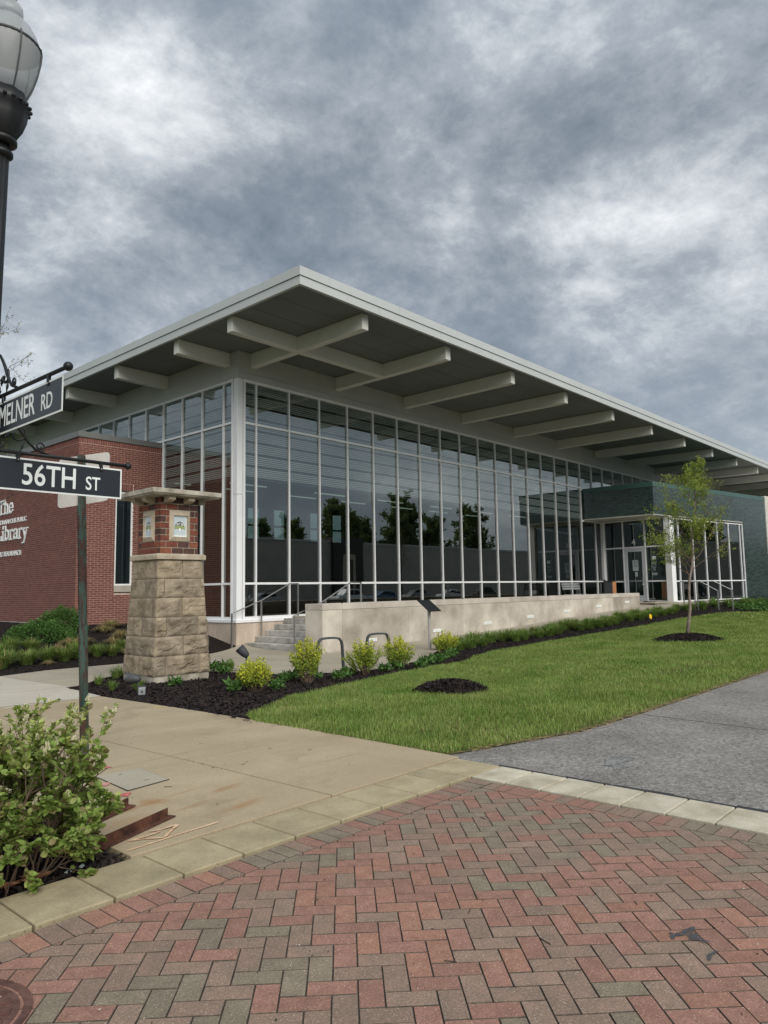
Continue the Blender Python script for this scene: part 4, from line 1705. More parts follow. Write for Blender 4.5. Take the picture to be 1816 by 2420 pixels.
m.add([ep(1.88, -.02, .98), ep(1.88, -.02, 3.62), ep(2.9, -.02, 3.62), ep(2.9, -.02, .98)], [(0, 1, 2, 3)])
m.obj('pane', M['glass_clear'], door)
m = MB()
hp = [ep(1.80, .03, 2.12), ep(1.80, .09, 2.10), ep(1.86, .11, 2.06), ep(1.87, .11, 1.62), ep(1.80, .09, 1.58), ep(1.80, .03, 1.56)]
m.tube(hp, .018, 8)
m.obj('handle', M['steel'], door, smooth=True)
m = MB()
m.tube([ep(1.79, .03, 1.86), ep(1.79, .045, 1.86)], .03, 12)
m.obj('lock', M['steel'], door)
# notices and lettering on the glass
m = MB()
ebox(m, 2.18, 2.56, -.014, -.008, 2.46, 3.10)
o = m.obj('paper_notice', M['paper'], door)
m = MB()
for k, (s0, s1) in enumerate(((2.22, 2.5), (2.24, 2.5), (2.22, 2.46), (2.26, 2.52), (2.24, 2.48))):
    ebox(m, s0, s1, -.008, -.006, 3.0 - k * .075, 3.025 - k * .075)
m.obj('notice_print', M['ink'], door)
m = MB()
ebox(m, 2.25, 2.42, -.014, -.008, 2.12, 2.40)
m.obj('paper_notice', M['paper'], door)
text('house_number', '4', ep(2.55, -.012, 4.0), (-EV[0], -EV[1], 0), (0, 0, 1), .36, .24, M['print'], ew, .003, .012)
m = MB()
ebox(m, 1.02, 1.24, -.016, -.010, 3.08, 3.29)
m.obj('window_sticker', M['print'], ew)
m = MB()
rs = [(.98, 1.28), (1.0, 1.26), (1.04, 1.24), (1.0, 1.1), (1.16, 1.28), (1.02, 1.26), (1.04, 1.24), (1.06, 1.2), (1.08, 1.22)]
for k, (s0, s1) in enumerate(rs):
    ebox(m, s0, s1, -.016, -.010, 2.92 - k * .058, 2.945 - k * .058)
for k in range(3):
    ebox(m, .96, 1.3, -.016, -.010, 2.28 - k * .05, 2.31 - k * .05)
m.obj('window_print', M['paper'], ew)
m = MB()
m.prism([ep(.9, .35, .655), ep(3.4, .35, .655), ep(3.4, 1.4, .655), ep(.9, 1.4, .655)], (0, 0, .012))
tm = m.obj('door_mat', M['dark'], lib)
m = MB()
m.prism([ep(-.2, .06, .60), ep(4.6, .06, .60), ep(4.6, 2.3, .58), ep(-.2, 2.3, .58)], (0, 0, .05))
m.obj('threshold_slab', M['concrete_plaza'], lib)

# --- cream brick end beyond the green wing
m = MB()
q1, q2 = fp(13.66, .02, .3), fp(22, .02, .3)
m.prism([q1, q2, (q2[0] + 1, q2[1] + 6, .3), (q1[0] + 1, q1[1] + 6, .3)], (0, 0, 7.2))
crm = m.obj('cream_brick_wing', M['cream_brick'], lib)
cb = MB()
zc, c = 7.49, 0
while zc > .5:
    u = 13.66
    u -= (.15 if c % 2 else 0)
    while u < 16.5:
        fbox(cb, max(u, 13.662), u + .29, .0, .034, zc - .072, zc)
        u += .303
    zc -= .0825
    c += 1
cb.obj('brickwork', M['cream_brick'], crm, kind='stuff')

# --- sign on the red wing: stroke-built slab-serif capitals
GLY = {
    'T': (.86, [[(.0, .94), (.86, .94)], [(.43, 0), (.43, .93)], [(.05, .70), (.05, .93)], [(.81, .70), (.81, .93)], [(.20, .04), (.66, .04)]]),
    'h': (.84, [[(.20, 0), (.20, .96)], [(.04, .96), (.2, .96)], [(.2, .46), (.32, .62), (.48, .66), (.6, .58), (.64, .42), (.64, 0)], [(.02, .04), (.38, .04)], [(.47, .04), (.82, .04)]]),
    'e': (.70, [[(.08, .36), (.62, .36), (.60, .52), (.48, .64), (.30, .65), (.14, .54), (.08, .34), (.13, .14), (.30, .04), (.48, .05), (.63, .17)]]),
    'L': (.78, [[(.22, .0), (.22, .96)], [(.04, .96), (.42, .96)], [(.04, .04), (.74, .04)], [(.73, .04), (.73, .30)]]),
    'i': (.42, [[(.21, 0), (.21, .64)], [(.05, .63), (.21, .63)], [(.03, .04), (.40, .04)], [(.20, .82), (.20, .96)]]),
    'b': (.76, [[(.18, 0), (.18, .96)], [(.02, .96), (.18, .96)], [(.18, .52), (.32, .65), (.50, .65), (.64, .52), (.67, .34), (.62, .14), (.48, .03), (.32, .04), (.18, .16)]]),
    'r': (.62, [[(.20, 0), (.20, .64)], [(.04, .63), (.20, .63)], [(.02, .04), (.42, .04)], [(.2, .40), (.30, .58), (.44, .65), (.58, .60)]]),
    'a': (.72, [[(.12, .52), (.22, .64), (.40, .66), (.53, .58), (.55, .44), (.55, .04), (.70, .04)], [(.55, .36), (.36, .38), (.17, .32), (.10, .18), (.18, .05), (.34, .04), (.55, .16)]]),
    'y': (.76, [[(.14, .62), (.40, .02)], [(.64, .62), (.40, .02), (.26, -.28), (.12, -.30)], [(.0, .64), (.30, .64)], [(.50, .64), (.78, .64)], [(.04, -.30), (.22, -.30)]]),
}
wall_sign = thing('wall_sign', 'white raised letters reading The Indianapolis Public Library on the red brick wall', 'sign', (XR - .03, 10.4, 4.4))


def glyphs(word, y_left, z0, cap, width, name):
    tot = sum(GLY[c][0] for c in word)
    k = width / tot
    u = 0
    for c in word:
        m = MB()
        e = 0
        for st_ in GLY[c][1]:
            for (ax, ay), (bx_, by_) in zip(st_[:-1], st_[1:]):
                e += 1
                pa = np.array((0, -(u + ax) * k, ay * cap))
                pb = np.array((0, -(u + bx_) * k, by_ * cap))
                d = pb - pa
                L = np.linalg.norm(d)
                d /= L
                s = np.cross((1, 0, 0), d)
                flat = abs(d[2]) < .3
                t = (.056 if flat else .082) * cap / .63
                o = np.array((XR - .012, y_left, z0)) + pa - d * t * .35 - s * t / 2
                m.obox(o, d * (L + t * .7), s * t, (-.03 - .0006 * e, 0, 0))
        m.obj('letter', M['sign_white'], wall_sign)
        u += GLY[c][0]


glyphs('The', 11.90, 4.93, .60, 1.50, 'The')
glyphs('Library', 12.00, 3.84, .60, 3.08, 'Library')
text('lettering', 'INDIANAPOLIS PUBLIC', (XR - .018, 11.98, 4.51), (0, -1, 0), (0, 0, 1), .185, 2.89, M['sign_white'], wall_sign, .008, .01, True)
text('lettering', 'FORT BEN BRANCH', (XR - .018, 11.98, 3.19), (0, -1, 0), (0, 0, 1), .195, 2.48, M['sign_white'], wall_sign, .008, .01, True)

# ------------------------------------------------------------------ stairs and terrace
stairs = thing('entrance_stairs', 'worn grey concrete steps climbing to the terrace beside the glass corner', 'stairs', (1.2, -1.6, -.3))
noses = [.28, .72, 1.15, 1.57, 1.98]
for i, x in enumerate(noses):
    z1 = -.115 + .187 * i
    m = MB()
    m.box(x, 2.4, -3.16, -.062, z1 - (.25 if i == 0 else .186), z1)
    m.obj('step', M['steps'], stairs, bevel=.018, seg=2)
m = MB()
m.box(2.38, 25.9, -3.22, -.062, .30, .685)
m.obj('terrace_slab', M['concrete_plaza'], stairs)

wall = thing('terrace_wall', 'long low limestone wall with small white lights beside the ramp', 'wall', (12, -4, 0))
jx = [.20, 1.05, 4.25, 7.45, 10.65, 13.85, 17.07, 20.32, 23.60]
for i, (x0, x1) in enumerate(zip(jx[:-1], jx[1:])):
    m = MB()
    zb = min(h(x0, -4.1), h(x1, -4.1)) - .12
    m.box(x0 + .003, x1 - .003, -4.0, -3.22, zb, .992)
    m.obj('wall_stone', M['wall_stone'], wall, bevel=.004)
    m = MB()
    m.box(x0 + .003, x1 - .003, -4.008, -3.212, .998, 1.19)
    m.obj('cap_stone', M['cap_stone'], wall, bevel=.008)
for i, x in enumerate((2.35, 5.85, 9.05, 12.25, 15.46, 18.7, 21.95)):
    z = h(x, -4.1) + .235 if x > 3 else .02
    z = (-.02, .10, .22, .35, .48, .61, .74)[i]
    m = MB()
    m.box(x - .26, x + .26, -4.022, -3.99, z - .055, z + .055)
    o = m.obj('wall_light', M['sign_white'], wall, bevel=.006)
    m = MB()
    for k in (-.02, .015):
        m.box(x - .19, x + .19, -4.0245, -4.021, z + k, z + k + .006)
    m.obj('louvre', M['alu'], o)
m = MB()
for x in (1.05, 7.45, 13.85, 17.07, 20.32):
    m.tube([(x, -4.0, 1.205), (x, -3.97, 1.205)], .03, 8)
m.obj('cap_pin', M['black_metal'], wall)


def railing(name, label, path, posts, r=.021, group=None):
    t = thing(name, label, 'handrail', path[0], group)
    m = MB()
    m.tube(path, r, 10)
    m.obj('rail', M['steel'], t, smooth=True)
    for (x, y, z0, z1) in posts:
        m = MB()
        m.box(x - .019, x + .019, y - .026, y + .026, z0, z1)
        m.obj('post', M['steel'], t)
    return t


railing('handrail', 'steel handrail climbing the left side of the stairs by the glass corner',
        [(-.36, -.20, .87), (-.30, -.20, .895), (.91, -.20, 1.30), (2.11, -.20, 1.835), (2.2, -.20, 1.86), (2.58, -.20, 1.86)],
        [(-.345, -.20, -.32, .87), (.89, -.20, -.0, 1.29), (2.56, -.20, .66, 1.85)])
railing('handrail', 'steel handrail at the right side of the stairs, passing behind the limestone wall',
        [(-.13, -3.08, .84), (-.06, -3.08, .865), (1.10, -3.08, 1.25), (2.30, -3.08, 1.82), (2.4, -3.08, 1.85), (2.88, -3.08, 1.85)],
        [(-.11, -3.08, -.34, .84), (1.2, -3.08, .1, 1.28), (2.86, -3.08, .66, 1.84)])
railing('handrail', 'nearer steel handrail among the plants below the entrance',
        [(23.15, -8.9, 1.30), (23.08, -8.83, 1.32), (22.5, -8.2, 1.76), (22.1, -7.75, 1.77), (21.75, -7.3, 1.77)],
        [(23.12, -8.88, .2, 1.30), (21.9, -7.5, .3, 1.76)])
railing('handrail', 'farther steel handrail among the plants below the entrance',
        [(22.75, -8.35, 1.27), (22.70, -8.29, 1.29), (22.05, -7.72, 1.75), (21.6, -7.35, 1.76), (21.3, -7.05, 1.76)],
        [(22.73, -8.33, .3, 1.27), (21.95, -7.62, .3, 1.73), (21.4, -7.15, .3, 1.75)])

# --- bench and litter bin on the terrace
bench = thing('bench', 'dark grey slatted bench with its back to the glass wall', 'bench', (21.3, -1.4, .69))
for k in range(3):
    m = MB()
    z = 1.42 + k * .125
    y = -1.20 + k * .035
    m.obox((20.35, y, z), (1.9, 0, 0), (0, .03, .009), (0, -.02, .095))
    m.obj('back_slat', M['bench'], bench, bevel=.006)
for k in range(4):
    m = MB()
    m.box(20.35, 22.25, -1.33 - k * .115, -1.235 - k * .115, 1.14, 1.175)
    m.obj('seat_slat', M['bench'], bench, bevel=.006)
for x in (20.5, 21.3, 22.1):
    m = MB()
    m.tube([(x, -1.70, .69), (x, -1.68, 1.12), (x, -1.25, 1.13), (x, -1.12, 1.78)], .022, 8)
    m.obj('leg_frame', M['black_metal'], bench)
    m = MB()
    m.tube([(x, -1.22, .69), (x, -1.25, 1.13)], .022, 8)
    m.obj('leg', M['black_metal'], bench)
bin_ = thing('litter_bin', 'square litter bin with vertical timber slats on the terrace near the door', 'bin', (25.1, -1.75, .69))
m = MB()
m.box(24.66, 25.14, -1.98, -1.50, .70, 1.84)
m.obj('bin_body', M['rack'], bin_, bevel=.01)
m = MB()
m.box(24.63, 25.17, -2.02, -1.48, 1.84, 1.875)
m.obj('bin_lid', M['black_metal'], bin_, bevel=.008)
for k in range(4):
    m = MB()
    m.box(24.69 + k * .113, 24.69 + k * .113 + .104, -2.012, -1.982, .76, 1.83)
    m.obj('slat', M['wood'], bin_, bevel=.006)

# ------------------------------------------------------------------ brick and stone marker pillar
PC, PT = np.array([-6.576, -6.405]), -.029
pu = np.array([math.cos(PT), math.sin(PT)])
pv = np.array([-math.sin(PT), math.cos(PT)])


def pp(a, b, z):
    q = PC + pu * a + pv * b
    return (q[0], q[1], z)


def psq(mb, s0, z0, s1, z1, mi=0):
    v = [pp(a * s0, b * s0, z0) for a, b in ((-1, -1), (1, -1), (1, 1), (-1, 1))] + [pp(a * s1, b * s1, z1) for a, b in ((-1, -1), (1, -1), (1, 1), (-1, 1))]
    return mb.add(v, [(0, 3, 2, 1), (4, 5, 6, 7), (0, 1, 5, 4), (1, 2, 6, 5), (2, 3, 7, 6), (3, 0, 4, 7)], mi)


pil = thing('marker_pillar', 'tapered sandstone pillar with a brick top and a flat concrete cap', 'pillar', (PC[0], PC[1], -.2))
m = MB()
psq(m, .635, -.40, .635, -.068)
m.obj('plinth', M['cap_concrete'], pil, bevel=.01)
ZB, ZT, SB, ST = -.067, 2.287, .651, .519
m = MB()
psq(m, SB - .022, ZB, ST - .022, ZT)
m.obj('mortar', M['rock_mortar'], pil)
FACES = [lambda s, d: (s, -1 - d), lambda s, d: (1 + d, s), lambda s, d: (-s, 1 + d), lambda s, d: (-1 - d, -s)]
PAT = [[(0, .205, .81, 1), (0, .52, 1), (0, .21, .82, 1), (0, .51, 1), (0, .15, .91, 1), (0, .54, 1)],
       [(0, .5, 1), (0, .3, 1), (0, .55, 1), (0, .7, 1), (0, .5, 1), (0, .35, 1)],
       [(0, .4, 1), (0, .6, 1), (0, .25, .8, 1), (0, .5, 1), (0, .5, 1), (0, .5, 1)],
       [(0, .50, 1), (0, .83, 1), (0, .52, 1), (0, .87, 1), (0, .55, 1), (0, .9, 1)]]
NPR = np.random.default_rng(3)
for fi in range(4):
    for c in range(6):
        z0, z1 = ZB + (ZT - ZB) * c / 6, ZB + (ZT - ZB) * (c + 1) / 6
        cuts = PAT[fi][c]
        for a, b in zip(cuts[:-1], cuts[1:]):
            nx, nz = max(6, int((b - a) * 22)), 12
            rugged = (.040 if fi in (0, 1) else .022) * NPR.uniform(.7, 1.15) * (1.25 if c < 3 else .75)
            ph = NPR.uniform(0, 20, 6)
            V, F = [], []
            for iz in range(nz + 1):
                for ix in range(nx + 1):
                    tx, tz = ix / nx, iz / nz
                    z = z0 + .006 + (z1 - z0 - .012) * tz
                    half = SB + (ST - SB) * (z - ZB) / (ZT - ZB)
                    s = -1 + 2 * (a + (b - a) * tx)
                    gap = .006 / half
                    s = min(max(s, -1 + 2 * a + (gap if a > 0 else 0)), -1 + 2 * b - (gap if b < 1 else 0))
                    edge_ = min(1, 5.5 * min(tx if a > 0 else tx * 2.5, (1 - tx) if b < 1 else (1 - tx) * 2.5), 5.0 * min(tz, 1 - tz) * 1.6)
                    edge_ = max(0, edge_) ** .8
                    X, Z = s * half * 1.0, z
                    n_ = (math.sin(9 * X + ph[0] + 2.4 * math.sin(7 * Z + ph[1])) * .45 + math.sin(17 * X + 11 * Z + ph[2]) * .3 + math.sin(23 * Z - 6 * X + ph[3]) * .32 + math.sin(41 * X + 29 * Z + ph[4]) * .16 + NPR.normal(0, .15))
                    shelf = .35 * (1 if math.sin(6 * X + ph[5] + 3 * math.sin(5 * X)) * .16 + tz > .42 else -.2)
                    d = edge_ * rugged * (.62 + .48 * n_ + shelf) if 0 < ix < nx or (a == 0 and ix == 0) or (b == 1 and ix == nx) else 0
                    if (ix == 0 and a == 0) or (ix == nx and b == 1):
                        d = 0
                    d = max(d, -.012)
                    e1, e2 = FACES[fi](s, d / half)
                    V.append(pp(e1 * half, e2 * half, z))
            for iz in range(nz):
                for ix in range(nx):
                    k0 = iz * (nx + 1) + ix
                    F.append((k0, k0 + 1, k0 + nx + 2, k0 + nx + 1))
            # returns into the joints
            n0 = len(V)
            rim = [iz * (nx + 1) for iz in range(nz, -1, -1)] + list(range(1, nx + 1)) + [iz * (nx + 1) + nx for iz in range(1, nz + 1)] + [nz * (nx + 1) + ix for ix in range(nx - 1, 0, -1)]
            cc = PC
            for r_ in rim:
                q = np.array(V[r_])
                dv = q[:2] - cc
                q[:2] = cc + dv * (1 - .05 / np.linalg.norm(dv))
                V.append(tuple(q))
            for i in range(len(rim)):
                j = (i + 1) % len(rim)
                F.append((rim[j], rim[i], n0 + i, n0 + j))
            m = MB()
            m.add(V, F)
            m.obj('stone', M['rock'], pil)
m = MB()
psq(m, .579, 2.288, .579, 2.385)
psq(m, .579, 2.385, .53, 2.412)
m.obj('ledge', M['ledge'], pil, bevel=.01)
ZS0, ZS1, SS = 2.413, 3.60, .440
m = MB()
psq(m, SS, ZS0, SS, ZS1)
m.obj('brick_mortar', M['rock_mortar'], pil)
NC = 9
ch = (ZS1 - ZS0) / NC
FRZ = (2, 6.9)       # courses covered by the picture frame
PBM = [M['pb_a'], M['pb_b'], M['pb_c']]
FW = .235
for fi in range(4):
    for c in range(NC):
        z0, z1 = ZS0 + ch * c + .010, ZS0 + ch * (c + 1) - .008
        off = (0, .5)[c % 2]
        bl = .272
        cuts = []
        s = -SS + (0 if off == 0 else -bl / 2)
        while s < SS:
            cuts.append((max(s, -SS - .014), min(s + bl - .014, SS + .014)))
            s += bl
        for a, b in cuts:
            if b - a < .04:
                continue
            segs = [(a, b)]
            if FRZ[0] <= c < FRZ[1]:
                segs = [(a, min(b, -FW))] if a < -FW and b > -FW else [(max(a, FW), b)] if b > FW and a < FW else [] if a >= -FW and b <= FW else segs
                if a < -FW and b > FW:
                    segs = [(a, -FW), (FW, b)]
            for a2, b2 in segs:
                if b2 - a2 < .03:
                    continue
                mi = random.choices((0, 1, 2), (5, 4 if c < 7 else 9, 3))[0]
                e = 0.014
                corners = [FACES[fi](a2 / SS, 0), FACES[fi](b2 / SS, 0), FACES[fi](b2 / SS, e / SS), FACES[fi](a2 / SS, e / SS)]
                m = MB()
                m.prism([pp(q[0] * SS, q[1] * SS, z0) for q in corners], (0, 0, z1 - z0))
                m.obj('brick', PBM[mi], pil, bevel=.003)
# framed name boards on each face
for fi in range(4):
    zc = ZS0 + ch * 4.45
    hh = .318
    fw = .245

    def fq(s, d, z):
        e1, e2 = FACES[fi](s / SS, d / SS)
        return pp(e1 * SS, e2 * SS, z)
    fr = holder('name_board', pil, fq(0, .03, zc))
    iw, ih = .165, .225
    for (P1, P2, P3, P4) in ((( -fw, hh), (fw, hh), (iw, ih), (-iw, ih)), ((fw, hh), (fw, -hh), (iw, -ih), (iw, ih)), ((fw, -hh), (-fw, -hh), (-iw, -ih), (iw, -ih)), ((-fw, -hh), (-fw, hh), (-iw, ih), (-iw, -ih))):
        m = MB()
        outer = [fq(P1[0], .022, zc + P1[1]), fq(P2[0], .022, zc + P2[1]), fq(P3[0], .060, zc + P3[1]), fq(P4[0], .060, zc + P4[1])]
        back_ = [fq(P1[0], .0, zc + P1[1]), fq(P2[0], .0, zc + P2[1]), fq(P3[0], .0, zc + P3[1]), fq(P4[0], .0, zc + P4[1])]
        m.add(outer + back_, [(0, 1, 2, 3), (7, 6, 5, 4), (0, 4, 5, 1), (1, 5, 6, 2), (2, 6, 7, 3), (3, 7, 4, 0)])
        me_o = m.obj('frame_side', M['frame_stone'], fr)
        bm_ = bmesh.new()
        bm_.from_mesh(me_o.data)
        bmesh.ops.recalc_face_normals(bm_, faces=bm_.faces)
        bm_.to_mesh(me_o.data)
        bm_.free()

    def plate(name, pts, d, mt):
        m = MB()
        v = [fq(x, d, zc + z) for x, z in pts]
        m.add(v, [tuple(range(len(pts)))])
        m.obj(name, mt, fr)
    k = 1
    plate('panel', [(-iw, -ih), (iw, -ih), (iw, ih), (-iw, ih)], .016, M['sign_white'])
    plate('panel_field', [(-iw + .022, -ih + .03), (iw - .018, -ih + .03), (iw - .018, ih - .03), (-iw + .022, ih - .03)], .0175, M['panel_pale'])
    if fi in (0, 3):
        def q(px, py):       # emblem drawn on a 1 x 1 field
            return ((px - .5) * .265, (py - .5) * .325)
        plate('emblem_edge', [q(.5, .86), q(.93, .70), q(.93, .42), q(.5, .145), q(.07, .42), q(.07, .70)], .0190, M['sign_white'])
        plate('emblem_badge', [q(.5, .83), q(.90, .68), q(.90, .44), q(.5, .18), q(.10, .44), q(.10, .68)], .0205, M['logo_black'])
        plate('emblem_ribbon', [q(-.02, .40), q(.06, .36), q(.02, .30), q(.2, .33), q(.5, .37), q(.8, .33), q(.98, .30), q(.94, .36), q(1.02, .40), q(.88, .50), q(.5, .53), q(.12, .50)], .0220, M['logo_olive'])
        plate('emblem_shield', [q(.38, .36), q(.62, .36), q(.62, .25), q(.5, .17), q(.38, .25)], .0235, M['sign_white'])
        o3 = np.array(fq(q(.06, 0)[0], .0225, zc + q(0, .535)[1]))
        xd = np.array(fq(1, .0225, 0)) - np.array(fq(0, .0225, 0))
        text('emblem_lettering', 'FORT BEN', o3, xd, (0, 0, 1), .052, .233, M['sign_white'], fr, .0008, .022)
        text('emblem_lettering', 'the', np.array(fq(q(.42, 0)[0], .0225, zc + q(0, .72)[1])), xd, (0, 0, 1), .02, .042, M['sign_white'], fr, .0006, .012)
# corbels under the cap, then the cap
for fi in range(4):
    for s in (-.30, .16):
        def fq(s_, d, z):
            e1, e2 = FACES[fi](s_ / SS, d / SS)
            return pp(e1 * SS, e2 * SS, z)
        m = MB()
        m.prism([fq(s - .075, .0, 3.47), fq(s - .075, .17, 3.50), fq(s - .075, .24, 3.53), fq(s - .075, .24, 3.618), fq(s - .075, .0, 3.618)], np.array(fq(s + .075, 0, 0)) - np.array(fq(s - .075, 0, 0)))
        m.obj('corbel', M['frame_stone'], pil, bevel=.008)
m = MB()
psq(m, .77, 3.603, .79, 3.634)
psq(m, .809, 3.635, .809, 3.735)
psq(m, .809, 3.735, .12, 3.83)
m.obj('cap', M['cap_concrete'], pil, bevel=.012, seg=2)

# ------------------------------------------------------------------ street lamp at the corner
LB, LTP = np.array([-13.265, -14.752, -.02]), np.array([-13.20, -14.83, 5.70])
LAX = (LTP - LB) / (LTP[2] - LB[2])


def lax(z):
    return LB + LAX * (z - LB[2])


lamp = thing('street_lamp', 'black fluted street lamp with an acorn globe at the left edge', 'street lamp', tuple(LB))


def lsec(name, prof, mt, seg=28, flute=0, nfl=12, smooth=True):
    m = MB()
    m.lathe(prof, (0, 0, 0), seg, 0, flute, nfl)
    V = m.v[0]
    V[:, 0] += LB[0] + LAX[0] * (V[:, 2] - LB[2])
    V[:, 1] += LB[1] + LAX[1] * (V[:, 2] - LB[2])
    return m.obj(name, mt, lamp, smooth=smooth)


lsec('base', [(.20, -.02), (.20, .10), (.185, .14), (.16, .20), (.145, .6), (.135, .85), (.10, .95), (.09, 1.0)], M['black_metal'], 24, .05, 12, False)
lsec('shaft', [(.075, .99), (.072, 2.0), (.066, 3.4), (.058, 4.985)], M['black_metal'], 48, .12, 12)
for z, r in ((4.90, .085), (5.0, .108)):
    lsec('collar', [(r - .025, z - .03), (r, z - .012), (r, z + .012), (r - .025, z + .03)], M['black_metal'])
lsec('capital', [(.06, 4.98), (.10, 5.04), (.14, 5.11), (.165, 5.19), (.172, 5.255), (.186, 5.27), (.186, 5.30), (.172, 5.32), (.158, 5.375)], M['black_metal'], 40, .05, 10)
for j in range(20):
    a = 2 * math.pi * j / 20
    m = MB()
    c = lax(5.285)
    m.ball((c[0] + .186 * math.cos(a), c[1] + .186 * math.sin(a), 5.285), .015, 8)
    m.obj('bead', M['black_metal'], lamp, smooth=True)
GP = [(.152, 5.37), (.19, 5.46), (.22, 5.57), (.237, 5.67), (.241, 5.74), (.232, 5.795), (.206, 5.86), (.168, 5.925), (.13, 5.97), (.096, 6.0)]
lsec('globe', GP, M['globe'], 64, .012, 32)
lsec('globe_band', [(.243, 5.755), (.247, 5.765), (.243, 5.775)], M['flood'])
for a in (-.55, .5, 1.6, 2.65, 3.7, 4.75):
    m = MB()
    m.tube([np.array(lax(z)) + np.array([(r + .004) * math.cos(a), (r + .004) * math.sin(a), 0]) for r, z in GP[:6]], .006, 6)
    m.obj('globe_rib', M['flood'], lamp)
lsec('globe_cap', [(.094, 6.0), (.10, 6.04), (.095, 6.09), (.066, 6.13), (.04, 6.16)], M['globe'])
lsec('finial', [(.03, 6.15), (.05, 6.18), (.045, 6.22), (.02, 6.26), (.03, 6.29), (.001, 6.36)], M['black_metal'])
# arms that carry the street-name blades
YA, XA = -14.80, -13.162
arm = MB()
arm.tube([(-13.24, YA, 2.655), (-12.135, YA, 2.652)], .0145, 10)
arm.ball((-12.12, YA, 2.652), .029, 14)
arm.obj('sign_arm', M['black_metal'], lamp, smooth=True)
arm = MB()
arm.tube([(XA, -14.80, 3.035), (XA, -15.935, 3.022)], .0140, 10)
arm.ball((XA, -15.95, 3.022), .030, 14)
arm.obj('sign_arm', M['black_metal'], lamp, smooth=True)


def scroll(pts, r, par, name='scroll'):
    m = MB()
    m.tube(pts, r, 8)
    m.obj(name, M['black_metal'], par, smooth=True)


def scrollset(o, u, s=1.0):
    """iron scrollwork standing on an arm: a long S stroke with curled ends and leaves"""
    o, u = np.array(o, float), np.array(u, float)
    P = lambda a, z: tuple(o + u * a * s + np.array([0, 0, z * s]))

    def curl(a0, z0, r, t0, turns, sg):
        return [P(a0 + r * (1 - .75 * k / 18) * math.cos(t0 + sg * turns * 2 * math.pi * k / 18), z0 + r * (1 - .75 * k / 18) * math.sin(t0 + sg * turns * 2 * math.pi * k / 18)) for k in range(19)]
    scroll([P(.02, .36), P(.08, .30), P(.14, .23), P(.19, .155), P(.245, .085), P(.30, .035), P(.36, .014), P(.41, .006)], [.009, .011, .012, .012, .011, .010, .009, .005], lamp)
    scroll(curl(.335, .060, .040, -1.2, 1.25, 1), .0065, lamp)
    scroll(curl(.155, .135, .075, .9, .75, -1), .008, lamp)
    scroll(curl(.02, .055, .042, -.4, 1.3, -1), .007, lamp)
    for (a, z, w, hh) in ((.09, .115, .022, .05), (.205, .045, .016, .055)):
        m = MB()
        m.tube([P(a - .02, z - hh * .8), P(a - .005, z), P(a + .012, z + hh)], [.004, w, .003], 6, squash=(1, .5))
        m.obj('iron_leaf', M['black_metal'], lamp, smooth=True)


scrollset((-13.16, YA, 2.662), (1, 0, 0), .95)
scrollset((XA, -14.82, 3.045), (0, -1, 0), .85)


def blade(name, label, corner, xd, L, H, nrm, words, clamps):
    """a street-name blade: white border, dark field, lettering"""
    corner, xd, nrm = np.array(corner, float), np.array(xd, float), np.array(nrm, float)
    t = thing(name, label, 'street sign', tuple(corner + xd * L / 2), 'street name blades')
    Z = np.array([0, 0, 1.0])
    m = MB()
    m.obox(corner, xd * L, Z * H, -nrm * .004)
    m.obj('blade', M['sign_white'], t)
    b = .013
    m = MB()
    m.obox(corner + xd * b + Z * b + nrm * .0006, xd * (L - 2 * b), Z * (H - 2 * b), nrm * .0008)
    m.obj('field', M['sign_face'], t)
    for w, x, z, hh, ww, of in words:
        text('lettering', w, corner + xd * x + Z * z + nrm * .0022, xd, Z, hh, ww, M['sign_white'], t, .0005, of)
    for c in clamps:
        m = MB()
        m.obox(corner + xd * (c - .013) + Z * (H - .032) + nrm * .003, xd * .026, Z * .075, nrm * .006)
        m.obox(corner + xd * (c - .013) + Z * (H - .032) - nrm * .012, xd * .026, Z * .075, nrm * .006)
        m.obj('clamp', M['black_metal'], t, bevel=.002)
        m = MB()
        m.ball(corner + xd * c + Z * (H - .018) + nrm * .010, .007, 8)
        m.obj('bolt', M['steel'], t)
    return t


blade('street_sign', 'black street-name sign reading 56TH ST hanging below its arm', (-13.70, YA - .004, 2.372), (1, 0, 0), 1.525, .246, (0, -1, 0),
      [('56TH', .735, .048, .160, .405, .012), ('ST', 1.222, .052, .105, .118, .010)], (.70, 1.345))
blade('street_sign', 'dark street-name sign reading MELNER RD under the upper arm', (XA - .004, -14.80, 2.748), (0, -1, 0), 1.09, .235, (-1, 0, 0),
      [('MELNER', .085, .050, .150, .600, .008), ('RD', .785, .052, .108, .165, .006)], (.14, .88))

# ------------------------------------------------------------------ rusty channel post with the back of a sign
gp = thing('sign_post', 'rusty green steel channel post with the blank back of a sign', 'sign post', (-12.03, -13.97, 0))
dR = np.array([.67, -.743])
dF = np.array([.743, .67])


def gq(a, b, z):
    lean = (z - .05) * -.052
    q = np.array([-12.02, -13.975]) + dR * (a + lean * .6) + dF * (b + lean * .35)
    return (q[0], q[1], z)


